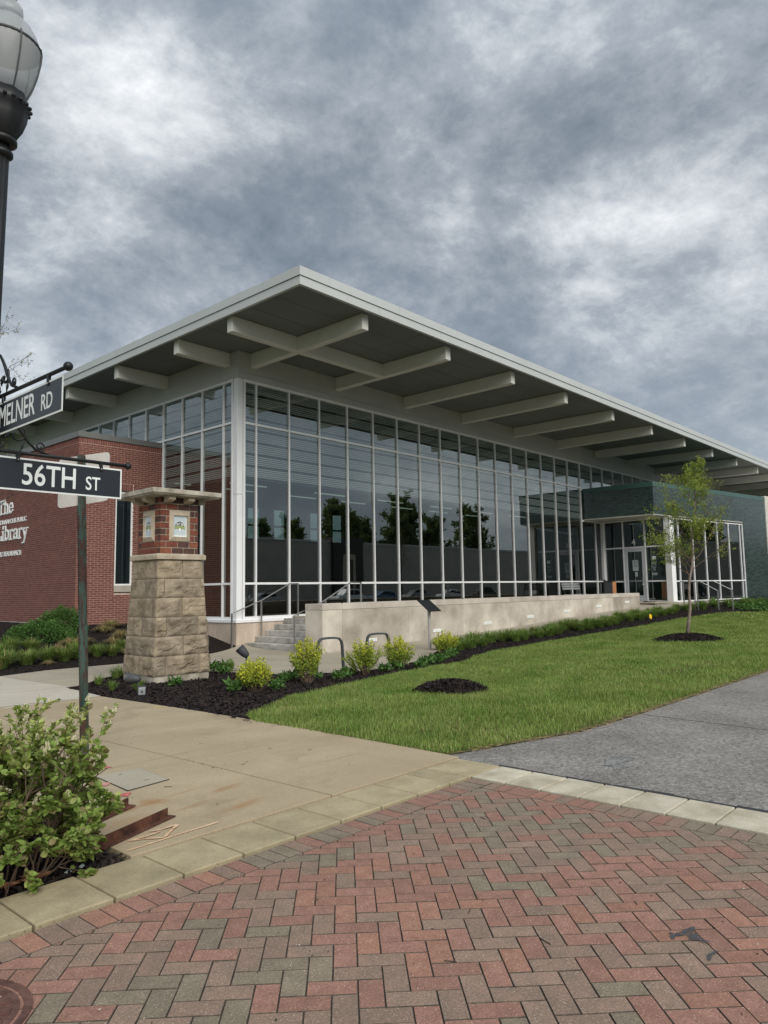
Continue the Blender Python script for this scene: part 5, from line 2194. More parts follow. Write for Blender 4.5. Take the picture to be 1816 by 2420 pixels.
prof = [(-.040, .0), (-.030, .0), (-.020, -.026), (.022, -.026), (.032, 0), (.040, 0), (.040, .006), (.028, .006), (.018, -.020), (-.016, -.020), (-.026, .006), (-.040, .006)]
m = MB()
n = len(prof)
V = [gq(a, b, -.1) for a, b in prof] + [gq(a, b, 2.86) for a, b in prof]
m.add(V, [(i, (i + 1) % n, (i + 1) % n + n, i + n) for i in range(n)] + [tuple(range(n, 2 * n))])
m.obj('post', M['post'], gp)
for k in range(44):
    z = .9 + k * .0335
    c = np.array(gq(-.0345, -.0012, z))
    ang = np.linspace(0, 2 * math.pi, 9)[:-1]
    m = MB()
    m.add([c + np.r_[dR * .0045 * math.cos(t), 0] + np.array([0, 0, .0055 * math.sin(t)]) for t in ang], [tuple(range(8))])
    m.obj('bolt_hole', M['dark'], gp)
# blank aluminium plate, turned away and tilted
pc = np.array(gq(.02, .02, 2.64))
pdx = np.array([.93, -.367, .0])
pdz = np.array([.0, .0, 1.0])
R_ = lambda a, z: pc + pdx * a + pdz * (z + a * .22)
pts = []
for (cx, cz, t0) in ((.20, .20, 0), (-.20, .20, math.pi / 2), (-.20, -.20, math.pi), (.20, -.20, 1.5 * math.pi)):
    for k in range(5):
        t = t0 + k * math.pi / 8
        pts.append(R_(cx * .9 + .035 * math.cos(t), cz * .96 + .035 * math.sin(t)))
m = MB()
nn = np.cross(pdx, pdz)
m.prism(pts, -nn * .003)
m.obj('sign_back', M['alu'], gp)
m = MB()
for z in (-.12, .12):
    m.ball(R_(-.012, z) + nn * .035, .011, 8)
m.obj('bolt', M['steel'], gp)

# ------------------------------------------------------------------ small things in the beds and on the slabs
def rack(label, R_, L_):
    R_, L_ = np.array([*R_, h(*R_) + .012]), np.array([*L_, h(*L_) + .012])
    t = thing('bike_rack', label, 'bike rack', tuple((R_ + L_) / 2), 'bike racks')
    d = (R_ - L_)
    d[2] = 0
    W_ = np.linalg.norm(d)
    d /= W_
    H = .76
    base = min(R_[2], L_[2])
    P = []
    for a, z in ((0.0, 0.0), (.012, .3), (.03, .60), (.05, .69), (.10, .745), (.18, .762), (W_ / 2, .768), (W_ - .18, .762), (W_ - .10, .745), (W_ - .05, .69), (W_ - .03, .60), (W_ - .012, .3), (W_, 0)):
        P.append((L_[0] + d[0] * a, L_[1] + d[1] * a, base + z * H / .768))
    m = MB()
    n = np.array([-d[1], d[0], 0])
    for s in (1,):
        V, F = [], []
        Pn = np.array(P)
        T = np.gradient(Pn, axis=0)
        T /= np.linalg.norm(T, axis=1, keepdims=True)
        for p_, t_ in zip(Pn, T):
            inn = np.cross(n, t_)
            w, e = .022, .045
            for (aa, bb) in ((-1, -1), (1, -1), (1, 1), (-1, 1)):
                V.append(p_ + n * e * aa + inn * w * bb)
        k = len(Pn)
        for i in range(k - 1):
            for j in range(4):
                jj = (j + 1) % 4
                F.append((i * 4 + j, i * 4 + jj, (i + 1) * 4 + jj, (i + 1) * 4 + j))
        F += [(3, 2, 1, 0), ((k - 1) * 4, (k - 1) * 4 + 1, (k - 1) * 4 + 2, (k - 1) * 4 + 3)]
        m.add(V, F)
    o = m.obj('hoop', M['rack'], t, bevel=.010, seg=2)
    fix(o)
    m = MB()
    for q_ in (L_, R_):
        m.obox(np.array(q_) - d * .055 - n * .075 - (0, 0, .004), d * .11, n * .15, (0, 0, .012))
    m.obox(np.array(L_) - n * .02 - (0, 0, .002), d * W_, n * .04, (0, 0, .010))
    m.obj('base_plate', M['rack'], t)


def fix(o):
    b = bmesh.new()
    b.from_mesh(o.data)
    bmesh.ops.recalc_face_normals(b, faces=b.faces)
    b.to_mesh(o.data)
    b.free()


rack('charcoal hoop bike rack behind the second yellow shrub', (-3.62, -8.74), (-4.22, -8.52))
rack('charcoal hoop bike rack in front of the long limestone wall', (-1.50, -8.22), (-2.16, -8.05))


def floodlight(label, base, head, aim, s=1.0):
    t = thing('garden_floodlight', label, 'floodlight', base, 'garden floodlights')
    m = MB()
    m.tube([(base[0], base[1], base[2] - .1), (base[0], base[1], head[2] - .09), (head[0], head[1], head[2] - .05)], .014, 8)
    m.obj('stem', M['flood'], t)
    a = np.array(aim, float)
    a /= np.linalg.norm(a)
    m = MB()
    pr = [(-.15, .018), (-.14, .045), (-.10, .068), (-.03, .088), (.06, .098), (.115, .100), (.12, .106)]
    m.tube([np.array(head) + a * q * s for q, _ in pr], [r * s for _, r in pr], 18)
    m.obj('housing', M['flood'], t, smooth=True)
    m = MB()
    m.tube([np.array(head) + a * .1205 * s, np.array(head) + a * .126 * s], .094 * s, 18)
    m.obj('lens', M['lens'], t)


floodlight('grey bullet floodlight tilted up behind the first yellow shrub', (-6.36, -8.86, h(-6.36, -8.86)), (-6.42, -8.84, .455), (-.55, .45, .75), .92)
floodlight('grey bullet floodlight lying low in front of the stone pillar', (-8.47, -8.60, h(-8.47, -8.6)), (-8.52, -8.52, .135), (-.35, .55, .06), .92)
jb_ = thing('junction_box', 'small galvanised junction box standing in the mulch below the low floodlight', 'junction box', (-8.50, -8.80, -.15))
m = MB()
o = np.array([-8.60, -8.83, -.19])
ub, vb, wb = np.array([.115, -.045, .0]), np.array([.03, .05, .02]), np.array([-.012, -.03, .21])
m.obox(o, ub, vb, wb)
m.obj('box_body', M['flood'], jb_, bevel=.005)
m = MB()
m.obox(o + wb * .42 - vb * .06 + ub * .04, ub * .92, wb * .56, -vb * .12)
m.obj('cover_plate', M['galv'], jb_, bevel=.004)
m = MB()
m.ball(o + wb * .68 - vb * .2 + ub * .5, .016, 8)
m.obj('cover_plug', M['black_metal'], jb_)

info = thing('info_sign', 'slanted dark reading panel on a pale post by the walkway', 'info sign', (2.55, -6.25, -.2))
ix, iy = 2.52, -6.28
gz = h(ix, iy)
m = MB()
m.box(ix - .045, ix + .045, iy - .03, iy + .03, gz - .05, 1.08)
m.obj('post', M['alu'], info)
m = MB()
m.obox((ix - .30, iy - .23, .905), (.60, 0, 0), (0, .46, .34), (0, -.012, .018))
m.obj('panel', M['black_metal'], info, bevel=.004)
m = MB()
m.obox((ix - .27, iy - .222, .934), (.54, 0, 0), (0, .40, .2956), (0, -.001, .0016))
m.obj('panel_print', M['rack'], info)

flag = thing('marker_flag', 'small yellow utility marker flag leaning in the mulch', 'flag', (15.36, -7.86, .1))
fz = h(15.36, -7.86)
m = MB()
m.tube([(15.36, -7.86, fz - .02), (15.33, -7.87, fz + .31)], .004, 5)
m.obj('wire', M['steel'], flag)
m = MB()
m.add([(15.34, -7.87, fz + .30), (15.41, -7.91, fz + .28), (15.47, -7.93, fz + .23), (15.44, -7.92, fz + .08), (15.39, -7.9, fz + .10), (15.345, -7.87, fz + .15)], [(0, 1, 2, 3, 4, 5)])
m.obj('flag_sheet', M['yellow'], flag)

# iron cover in the brick crossing
mc = thing('manhole_cover', 'round reddish cast iron cover set in the brick crossing', 'manhole cover', (-14.10, -17.16, 0))
mcx, mcy = -14.10, -17.16
m = MB()
m.lathe([(.300, -.03), (.300, .0045), (.268, .0045), (.264, -.004), (.258, -.004)], (mcx, mcy, 0), 48)
m.obj('frame_ring', M['iron'], mc)
m = MB()
m.lathe([(.0001, .0028), (.253, .0028), (.253, -.03)], (mcx, mcy, 0), 48)
fx = m.obj('lid', M['iron'], mc)
fix(fx)
m = MB()
m.lathe([(.10, .003), (.102, .0075), (.125, .0075), (.128, .003)], (mcx, mcy, 0), 40)
m.lathe([(.052, .003), (.054, .0075), (.07, .0075), (.072, .003)], (mcx, mcy, 0), 30)
m.obj('raised_ring', M['iron'], mc)
m = MB()
for j in range(16):
    a = 2 * math.pi * (j + .5) / 16
    c = np.array([mcx + .19 * math.cos(a), mcy + .19 * math.sin(a), .0026])
    u, v = np.array([math.cos(a), math.sin(a), 0]), np.array([-math.sin(a), math.cos(a), 0])
    m.obox(c - u * .034 - v * .018, u * .068, v * .036, (0, 0, .0062))
    m.obox(c - u * .024 - v * .010 + (0, 0, .0062), u * .048, v * .020, (0, 0, .002))
m.obj('raised_lugs', M['iron'], mc, kind='stuff')
m = MB()
m.box(mcx + .02, mcx + .065, mcy + .205, mcy + .235, .0030, .0036)
m.obj('pick_slot', M['dark'], mc)

lid = thing('utility_lid', 'square pale utility box lid flush with the sidewalk', 'utility cover', (-11.78, -14.36, 0))
q = [(-11.885, -14.055), (-11.56, -14.03), (-11.62, -14.645), (-12.02, -14.70)]
q = [(-12.02, -14.72), (-11.60, -14.66), (-11.53, -14.05), (-11.95, -14.02)]
m = MB()
m.prism([(x, y, h(x, y) + .0125) for x, y in q], (0, 0, .0025))
m.obj('frame', M['dark'], lid)
cxl, cyl = sum(p[0] for p in q) / 4, sum(p[1] for p in q) / 4
m = MB()
m.prism([(cxl + (x - cxl) * .965, cyl + (y - cyl) * .965, h(x, y) + .0152) for x, y in q], (0, 0, .003))
m.obj('lid', M['concrete_plaza'], lid)
m = MB()
for (x, y, a) in ((-11.80, -14.17, .4), (-11.76, -14.52, -.5)):
    m.obox((x, y, h(x, y) + .0184), (.045 * math.cos(a), .045 * math.sin(a), 0), (-.008 * math.sin(a), .008 * math.cos(a), 0), (0, 0, .0012))
m.obj('lift_slot', M['dark'], lid)

for lab, a, b in (('longer rusty steel angle lying on the sidewalk by the bush', (-12.84, -15.828), (-12.19, -15.585)), ('shorter rusty steel angle half hidden behind the bush', (-12.68, -15.32), (-12.235, -15.115))):
    t = thing('steel_angle', lab, 'steel angle', (a[0], a[1], .012), 'rusty steel angles on the sidewalk')
    a3, b3 = np.array([*a, .0145]), np.array([*b, .0145])
    d = b3 - a3
    n = np.array([d[1], -d[0], 0]) / np.linalg.norm(d)
    m = MB()
    m.obox(a3, d * 1.02, n * .065, (0, 0, .006))
    m.obj('flat_leg', M['rust'], t)
    m = MB()
    m.obox(a3 + (0, 0, .0062), d, n * .006, (0, 0, .052))
    m.obj('upright_leg', M['rust'], t)


def spray(name, label, strokes, mt, w, parent=None):
    """paint sprayed flat on the slabs"""
    m = MB()
    e = 0
    for st_ in strokes:
        for (p, q_) in zip(st_[:-1], st_[1:]):
            p, q_ = np.array(p, float), np.array(q_, float)
            d = q_ - p
            L = np.linalg.norm(d)
            d /= L
            n = np.array([-d[1], d[0]])
            k = max(2, int(L / .03))
            V = []
            for i in range(k + 1):
                c = p + d * L * i / k
                ww = w * (.75 + .5 * random.random()) * (.5 if i in (0, k) else 1)
                for s in (-1, 1):
                    r = c + n * ww * s
                    V.append((r[0], r[1], max(h(r[0], r[1]), 0 if r[1] < -16.1 else -1) + .0155 + .0006 * e))
            m.add(V, [(2 * i, 2 * i + 2, 2 * i + 3, 2 * i + 1) for i in range(k)])
            e += 1
    o = m.obj(name, mt)
    o['label'] = label
    o['category'] = 'paint mark'
    return o


spray('paint_mark', 'orange spray-painted arrow and line beside the steel angle', [[(-12.74, -16.02), (-12.40, -16.0), (-12.02, -15.985)], [(-12.64, -15.86), (-12.56, -15.90), (-12.45, -15.985)], [(-12.64, -15.86), (-12.5, -15.87), (-12.40, -15.85)], [(-12.45, -15.98), (-12.33, -15.88), (-12.25, -15.82)], [(-12.46, -15.80), (-12.38, -15.83), (-12.26, -15.815)]], M['spray_orange'], .010)


def blot(label, cx, cy, rx, ry, mt, dz=.0155):
    ang = np.linspace(0, 2 * math.pi, 25)[:-1]
    rr = 1 + .25 * np.sin(3 * ang + cx * 9) + .2 * np.sin(7 * ang + cy * 5) + .15 * np.sin(11 * ang)
    m = MB()
    m.add(np.c_[cx + rx * rr * np.cos(ang) * .67 + ry * rr * np.sin(ang) * .74, cy - rx * rr * np.cos(ang) * .74 + ry * rr * np.sin(ang) * .67, np.full(24, h(cx, cy) + dz)], [tuple(range(24))])
    o = m.obj('paint_mark', mt)
    fix(o)
    o['label'] = label
    o['category'] = 'paint mark'


blot('red spray spot farthest from the steel angles', -11.72, -13.76, .045, .05, M['spray_red'])
blot('faded red spray spot beside the pale utility lid', -12.03, -14.36, .05, .05, M['spray_pink'], .0175)
blot('red spray spot nearest the shorter steel angle', -12.09, -14.80, .05, .05, M['spray_red'])
spray('paint_mark', 'white painted line between the tan and the paler slabs', [[(-10.6, -8.42), (-9.8, -8.30), (-8.97, -8.20)]], M['spray_white'], .022)
spray('paint_mark', 'yellow paint dash at the sidewalk edge by the mulch', [[(-9.17, -10.62), (-9.28, -10.45)]], M['spray_yellow'], .02)

# ------------------------------------------------------------------ planting
def unit(a):
    return a / np.maximum(np.linalg.norm(a, axis=-1, keepdims=True), 1e-9)


def leaf_quads(P, D, L, Wd, rng, fold=.25):
    """diamond leaves: base at P, pointing along D"""
    n = len(P)
    D = unit(D)
    S = unit(np.cross(D, unit(rng.normal(size=(n, 3)))))
    N = np.cross(S, D)
    L = np.broadcast_to(L, n)[:, None]
    Wd = np.broadcast_to(Wd, n)[:, None]
    mid = P + D * L * .48 + N * L * fold * .3
    q = np.stack([P, mid + S * Wd, P + D * L - N * L * fold * .25, mid - S * Wd], 1)
    return q.reshape(-1, 3), np.arange(4 * n).reshape(-1, 4)


def clump_mesh(name, seed, n, ht, spread, width, mats, dry=.06, base_r=.07, droop=.55):
    rng = np.random.default_rng(seed)
    mb = MB()
    a = rng.uniform(0, 2 * math.pi, n)
    r0 = base_r * np.sqrt(rng.uniform(0, 1, n))
    B = np.c_[r0 * np.cos(a), r0 * np.sin(a), np.full(n, -.02)]
    yaw = a + rng.normal(0, .5, n)
    H = ht * rng.uniform(.55, 1.1, n)
    out = spread * rng.uniform(.1, 1, n) ** .8
    d = np.c_[np.cos(yaw), np.sin(yaw), np.zeros(n)]
    s = np.c_[-np.sin(yaw), np.cos(yaw), np.zeros(n)]
    w = width * rng.uniform(.7, 1.2, n)[:, None]
    pts = []
    for t in (0, .4, .75, 1.0):
        z = H * (t * (1.25 - .25 * t) - droop * t ** 3 * (out / spread) * .9)
        pts.append(B + d * (out * t ** 1.6)[:, None] + np.c_[np.zeros(n), np.zeros(n), z])
    V = np.concatenate([np.stack([pts[i] - s * w * k, pts[i] + s * w * k], 1).reshape(-1, 3) for i, k in ((0, .8), (1, 1), (2, .7))] + [pts[3]])
    idx = np.arange(n)
    isd = rng.uniform(0, 1, n) < dry
    for lo in (0, 1):
        q = np.c_[lo * 2 * n + 2 * idx, lo * 2 * n + 2 * idx + 1, (lo + 1) * 2 * n + 2 * idx + 1, (lo + 1) * 2 * n + 2 * idx]
        for k, sel in ((0, ~isd), (1, isd)):
            mb.f.append((q[sel], k))
    t3 = np.c_[4 * n + 2 * idx, 4 * n + 2 * idx + 1, 6 * n + idx]
    for k, sel in ((0, ~isd), (1, isd)):
        mb.f.append((t3[sel], k))
    mb.f = [f for f in mb.f if len(f[0])]
    mb.v.append(V)
    mb.nv = len(V)
    return mb.mesh(name, mats)


GM = [M['clump_a'], M['clump_b']]
walk_cl = [clump_mesh('grass_clump', 20 + k, 420, .40, .34, .0052, GM, .05, .12) for k in range(3)]
bed_cl = [clump_mesh('grass_clump', 30 + k, 480, .40, .36, .0048, GM, .12, .10) for k in range(3)]
dry_cl = [clump_mesh('dry_grass_clump', 40 + k, 420, .34, .42, .0048, [M['clump_b'], M['clump_a']], .22, .09, .9) for k in range(2)]
tuft = [clump_mesh('grass_tuft', 50 + k, 130, .30, .20, .0036, GM, .05, .05) for k in range(2)]


def plant(me, x, y, s, label, group, cat='grass clump', dz=0.0):
    o = link(me.name.split('.')[0], me, None, loc=(x, y, h(x, y) + dz))
    o.rotation_euler = (0, 0, random.uniform(0, 6.28))
    o.scale = (s, s, s * random.uniform(.9, 1.1))
    o['label'] = label
    o['category'] = cat
    if group:
        o['group'] = group
    return o


ORD = ('first', 'second', 'third', 'fourth', 'fifth', 'sixth', 'seventh')
xw = 2.7
i = 0
while xw < 21.5:
    if not (8.5 < xw < 8.9 or 14.0 < xw < 14.5):
        for yy in (-7.15, -6.62):
            if random.random() < .12:
                continue
            plant(random.choice(walk_cl), xw + random.uniform(-.12, .12), yy + random.uniform(-.1, .1) - .015 * max(0, xw - 12), random.uniform(.98, 1.42), 'green grass clump in the %s row below the %s wall light from the stairs' % ('front' if yy < -7 else 'back', ORD[min(6, max(0, int((xw - .75) / 3.25)))]), 'ornamental grasses along the walkway')
    xw += .78
    i += 1
for (x, y) in ((21.9, -7.3), (22.6, -7.6), (23.5, -7.2), (24.3, -7.7), (25.2, -7.3), (26.1, -7.8), (27.2, -7.4), (28.3, -7.9), (29.4, -7.7), (30.6, -8.2), (24.9, -8.4), (27.0, -8.7), (32, -8.3)):
    plant(random.choice(walk_cl), x, y, random.uniform(1.0, 1.35), 'green ornamental grass clump among the handrails below the entrance', 'grasses by the entrance handrails')
GREENL, DRYL = 'green grass clump in the mulch below the red brick wing', 'straw-coloured grass clump in the mulch below the red brick wing'
for (x, y, s) in ((-7.78, -.75, 1.1), (-7.25, .15, .95), (-6.98, -.35, 1.05), (-6.35, -.15, 1.0), (-5.95, -.25, 1.0), (-5.5, .05, 1.1), (-4.85, .05, .9), (-4.45, -.05, .9), (-7.0, 1.4, 1.1), (-6.4, 2.3, 1.1), (-5.9, 2.0, .9), (-8.4, .7, 1.2), (-8.2, 2.2, 1.1), (-3.7, .7, .9)):
    plant(random.choice(bed_cl), x, y, s * 1.3, GREENL, 'green grasses in the left bed')
for (x, y, s) in ((-4.75, 2.0, .95), (-4.3, 2.1, .9), (-2.95, 3.4, .95), (-2.35, 4.05, 1.1), (-2.9, 2.35, .95), (-3.5, 1.7, .8), (-5.35, 1.5, .7), (-7.4, 3.2, .8), (-6.6, -.75, .45), (-3.95, .15, .6)):
    plant(random.choice(dry_cl), x, y, s * 1.2, DRYL, 'dry grasses in the left bed')
for (x, y, s) in ((-8.33, -7.45, .8), (-8.15, -8.05, 1.0), (-7.99, -6.25, .9), (-7.15, -5.35, 1.1), (-6.75, -4.85, 1.0), (-4.75, -6.1, 1.1), (-4.55, -6.9, .9)):
    plant(random.choice(tuft), x, y, s * 1.15, 'thin green grass tuft in the mulch round the stone pillar', 'grass tufts round the pillar', 'grass tuft')


def rosette_mesh(name, seed, n, L, mats):
    rng = np.random.default_rng(seed)
    a = rng.uniform(0, 2 * math.pi, n)
    r = rng.uniform(.0, .11, n)
    el = rng.uniform(.1, 1.3, n)
    P = np.c_[r * np.cos(a), r * np.sin(a), rng.uniform(0, .14, n)]
    D = np.c_[np.cos(a) * np.cos(el), np.sin(a) * np.cos(el), np.sin(el)]
    v, f = leaf_quads(P, D, L * rng.uniform(.6, 1.15, n), L * .17, rng, .8)
    return MB().arr(v, f).mesh(name, mats)


ros = [rosette_mesh('leafy_plant', 60 + k, 70, .17, M['leaf_green']) for k in range(3)]
for (x, y, s) in ((-7.33, -9.75, 1.0), (-6.72, -10.2, .8), (-5.75, -9.25, .9), (-5.35, -9.0, 1.0), (-4.95, -9.3, .85), (-4.80, -9.8, .9), (-4.4, -9.55, 1.0), (-4.0, -9.3, .9), (-2.55, -9.35, 1.1), (-2.0, -9.6, 1.0), (-1.3, -9.25, 1.1), (-.8, -9.2, 1.0), (-3.1, -9.5, .9), (-.2, -8.8, 1.0), (.5, -8.5, 1.1), (1.1, -8.2, 1.0), (-6.2, -9.6, .7)):
    plant(random.choice(ros), x, y, s * .85, 'low green leafy plant between the yellow shrubs', 'leafy plants between the yellow shrubs', 'leafy plant', .0)
for (x, y, s) in ((-4.9, -5.6, 1.1), (-4.75, -5.95, 1.2), (-5.1, -6.35, 1.0)):
    plant(random.choice(ros), x, y, s * .9, 'low green leafy plant at the right foot of the stone pillar', 'leafy plants at the pillar foot', 'leafy plant')
plant(ros[1], -7.25, -7.8, .75, 'single small green seedling in the open mulch before the stone pillar', None, 'leafy plant')
gcv = MB()
_n = 5200
_x = RNG.uniform(24.2, 44, _n)
_y = -9.35 - (_x - 26) * .085 + RNG.uniform(-.95, .95, _n)
_P = np.c_[_x, _y, th(_x, _y) + RNG.uniform(.0, .30, _n) * (.6 + .4 * np.sin(_x * 2.1) * np.cos(_y * 3))]
_D = np.c_[RNG.normal(0, .8, (_n, 2)), RNG.uniform(-.1, .9, _n)]
_v, _f = leaf_quads(_P, _D, RNG.uniform(.14, .30, _n), .035, np.random.default_rng(8), .7)
gcv.arr(_v, _f).obj('ground_cover', M['leaf_green'], kind='stuff', label='dark green leafy ground cover in the bed before the green brick wing', category='ground cover')


def dome_shrub(name, label, x, y, rx, ry, hz, n, lf, mats, seed, cat='shrub'):
    rng = np.random.default_rng(seed)
    u = unit(rng.normal(size=(n, 3)))
    u[:, 2] = np.abs(u[:, 2])
    k = rng.uniform(.72, 1.03, n)[:, None] * (1 + .12 * np.sin(5 * u[:, :1] * 2 + 3) * np.cos(6 * u[:, 1:2]))
    P = u * k * np.array([rx, ry, hz])
    D = u + rng.normal(0, .55, (n, 3))
    D[:, 2] -= .15
    v, f = leaf_quads(P, D, lf * rng.uniform(.6, 1.3, n), lf * .26, rng, .6)
    t = thing(name, label, cat, (x, y, h(x, y)))
    mb = MB().arr(v + np.array([x, y, h(x, y) - .04]), f)
    mb.obj('foliage', mats, t)
    st = MB()
    for j in range(26):
        a = rng.uniform(0, 2 * math.pi)
        e = rng.uniform(.3, 1.4)
        q = np.array([math.cos(a) * math.cos(e) * rx, math.sin(a) * math.cos(e) * ry, math.sin(e) * hz]) * .85
        st.tube([(x, y, h(x, y) - .05), (x + q[0] * .5, y + q[1] * .5, h(x, y) + q[2] * .6), (x + q[0], y + q[1], h(x, y) + q[2])], [.007, .005, .002], 4, cap=False)
    st.obj('stems', M['twig_dark'], t)
    return t


dome_shrub('spreading_shrub', 'wide low green shrub in the bed before the red brick wing', -5.0, 3.55, 1.05, .9, .62, 4200, .085, M['leaf_green'], 71)
dome_shrub('spreading_shrub', 'taller rounded green shrub against the red brick corner', -3.95, 4.35, .75, .6, .80, 3000, .085, M['leaf_green'], 72)
dome_shrub('spreading_shrub', 'green shrub cut by the left edge of the photo below the brick wing', -7.6, 3.9, .8, .7, .5, 2200, .085, M['leaf_green'], 73)


def gold_shrub(label, x, y, w, ht, seed, lime=.35):
    """upright shrub: bare fan of stems below, gold leaves above"""
    rng = np.random.default_rng(seed)
    g0 = h(x, y)
    t = thing('gold_shrub', label, 'shrub', (x, y, g0), 'yellow shrubs along the bed')
    st = MB()
    LP, LD = [], []
    for j in range(66):
        a = rng.uniform(0, 2 * math.pi)
        e = rng.uniform(.0, 1) ** .6
        tip = np.array([math.cos(a) * w / 2 * e, math.sin(a) * w / 2 * e, ht * (1 - .38 * e ** 2) * rng.uniform(.72, 1.06)])
        b = np.array([rng.normal(0, .05), rng.normal(0, .05), -.03])
        mid = b * .4 + tip * .55 + np.array([0, 0, -.05]) + rng.normal(0, .025, 3)
        P = np.array([b, mid, tip]) + np.array([x, y, g0])
        st.tube(P, [.006, .004, .002], 4, cap=False)
        nl = 34
        for k in range(nl):
            s = rng.uniform(.42, 1.04)
            p = (1 - s) ** 2 * P[0] + 2 * s * (1 - s) * P[1] + s ** 2 * P[2] if s <= 1 else P[2] + (P[2] - P[1]) * (s - 1)
            LP.append(p + rng.normal(0, .022, 3))
            d = rng.normal(0, .75, 3) + np.array([tip[0], tip[1], .30]) / w * .7
            LD.append(d)
    LP, LD = np.array(LP), np.array(LD)
    v, f = leaf_quads(LP, LD, rng.uniform(.032, .058, len(LP)), .0150, rng, .5)
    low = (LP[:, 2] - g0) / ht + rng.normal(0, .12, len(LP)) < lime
    mb = MB()
    mb.v.append(v)
    mb.nv = len(v)
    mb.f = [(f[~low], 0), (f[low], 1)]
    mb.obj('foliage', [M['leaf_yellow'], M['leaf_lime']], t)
    st.obj('stems', M['twig'], t)


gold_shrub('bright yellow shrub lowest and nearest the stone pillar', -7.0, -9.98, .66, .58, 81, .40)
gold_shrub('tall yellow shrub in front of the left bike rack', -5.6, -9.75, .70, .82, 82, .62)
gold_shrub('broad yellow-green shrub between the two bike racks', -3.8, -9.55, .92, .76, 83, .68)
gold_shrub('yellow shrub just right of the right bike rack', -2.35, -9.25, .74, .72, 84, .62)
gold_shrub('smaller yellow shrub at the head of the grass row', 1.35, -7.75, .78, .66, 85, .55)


# ------------------------------------------------------------------ trees
def grow(rng, base, top, crown0, half, n_br, lean=(0, 0), depth=2, twig_len=.4, up=.75, r0=.045):
    """trunk and limbs: returns tubes and the twig points that carry leaves"""
    tubes, tips = [], []
    base, top = np.array(base, float), np.array(top, float)
    H = top[2] - base[2]
    k = 12
    tr = [base + (top - base) * i / k + np.array([.03 * math.sin(i * 1.3), .03 * math.cos(i * 1.7), 0]) * (i > 0) for i in range(k + 1)]
    rr = [r0 * (1 - .86 * i / k) * (1.35 if i == 0 else 1) for i in range(k + 1)]
    tubes.append((tr, rr, 8))

    def branch(p, d, L, r, lev):
        n = 5
        P = [p]
        d = d / np.linalg.norm(d)
        for i in range(n):
            d = d + rng.normal(0, .13, 3) + np.array([0, 0, .05])
            d /= np.linalg.norm(d)
            P.append(P[-1] + d * L / n)
        tubes.append((P, list(np.linspace(r, r * .28, n + 1)), 5 if lev == 0 else 3))
        if lev >= depth:
            tips.append(P)
            return
        m = rng.integers(4, 7)
        for j in range(m):
            s = rng.uniform(.25, 1)
            i = min(n - 1, int(s * n))
            q = P[i] + (P[i + 1] - P[i]) * (s * n - i)
            dd = d * .75 + rng.normal(0, .55, 3) + np.array([0, 0, .18])
            branch(q, dd, L * rng.uniform(.35, .6), r * .5, lev + 1)
        tips.append(P[2:])
    for j in range(n_br):
        t = crown0 + (1 - crown0) * (j + rng.uniform(0, 1)) / n_br
        i = min(k - 1, int(t * k))
        p = tr[i] + (tr[i + 1] - tr[i]) * (t * k - i)
        a = j * 2.4 + rng.uniform(-.5, .5)
        L = half(t) * rng.uniform(.75, 1.15)
        d = np.array([math.cos(a), math.sin(a), up + .8 * (t - crown0)]) + np.array([lean[0], lean[1], 0])
        branch(p, d, max(.15, L * 1.15), max(.004, r0 * .33 * (1 - .6 * t)), 0)
    return tubes, tips


def tree(name, label, base, top, crown0, half, n_br, per, leaf, mats, split, seed, bark, r0=.045, up=.75, depth=2, group=None, aspect=.34, keep=None):
    rng = np.random.default_rng(seed)
    t = thing(name, label, 'tree', tuple(base), group)
    tubes, tips = grow(rng, base, top, crown0, half, n_br, depth=depth, up=up, r0=r0)
    m = MB()
    m.tube(*tubes[0][:2], tubes[0][2])
    m.obj('trunk', bark, t, smooth=True)
    m = MB()
    for P, r, s in tubes[1:]:
        m.tube(P, r, s, cap=False)
    m.obj('branches', bark if bark is not M['bark'] else M['twig'], t)
    LP, LD = [], []
    for P in tips:
        P = np.array(P)
        for _ in range(per):
            s = rng.uniform(.1, 1) * (len(P) - 1)
            i = min(len(P) - 2, int(s))
            LP.append(P[i] + (P[i + 1] - P[i]) * (s - i) + rng.normal(0, leaf * .35, 3))
            LD.append(rng.normal(0, .7, 3) + np.array([0, 0, -.25]) + (P[i + 1] - P[i]) * 3)
    LP, LD = np.array(LP), np.array(LD)
    if keep is not None:
        ok = keep(LP, rng)
        LP, LD = LP[ok], LD[ok]
    v, f = leaf_quads(LP, LD, leaf * rng.uniform(.6, 1.25, len(LP)), leaf * aspect * .5, rng, .5)
    sel = rng.uniform(0, 1, len(LP)) < split
    mb = MB()
    mb.v.append(v)
    mb.nv = len(v)
    mb.f = [(f[~sel], 0)] + ([(f[sel], 1)] if sel.any() else [])
    mb.obj('crown', mats, t)
    return t


TB = np.array([7.3, -12.3, h(7.3, -12.3) + .16])
TTOP = TB + np.array([.40, -.40, 4.85])
tree('young_tree', 'young lawn tree with sparse fresh green leaves in a mulch ring', TB, TTOP, .34,
     lambda t: 1.22 * (1 - max(0, (t - .42)) / .66) ** .8 + .12, 34, 11, .080, [M['leaf_tree'], M['leaf_tree_b']], .45, 91, M['bark'], .052, .62,
     keep=lambda P, r: r.uniform(0, 1, len(P)) < np.clip(1.0 - .55 * (P[:, 2] - TB[2] > 3.5) - .5 * ((P - TB) @ np.array([.67, -.74, 0]) > .75) - .35 * (P[:, 2] - TB[2] < 2.1), .15, 1))

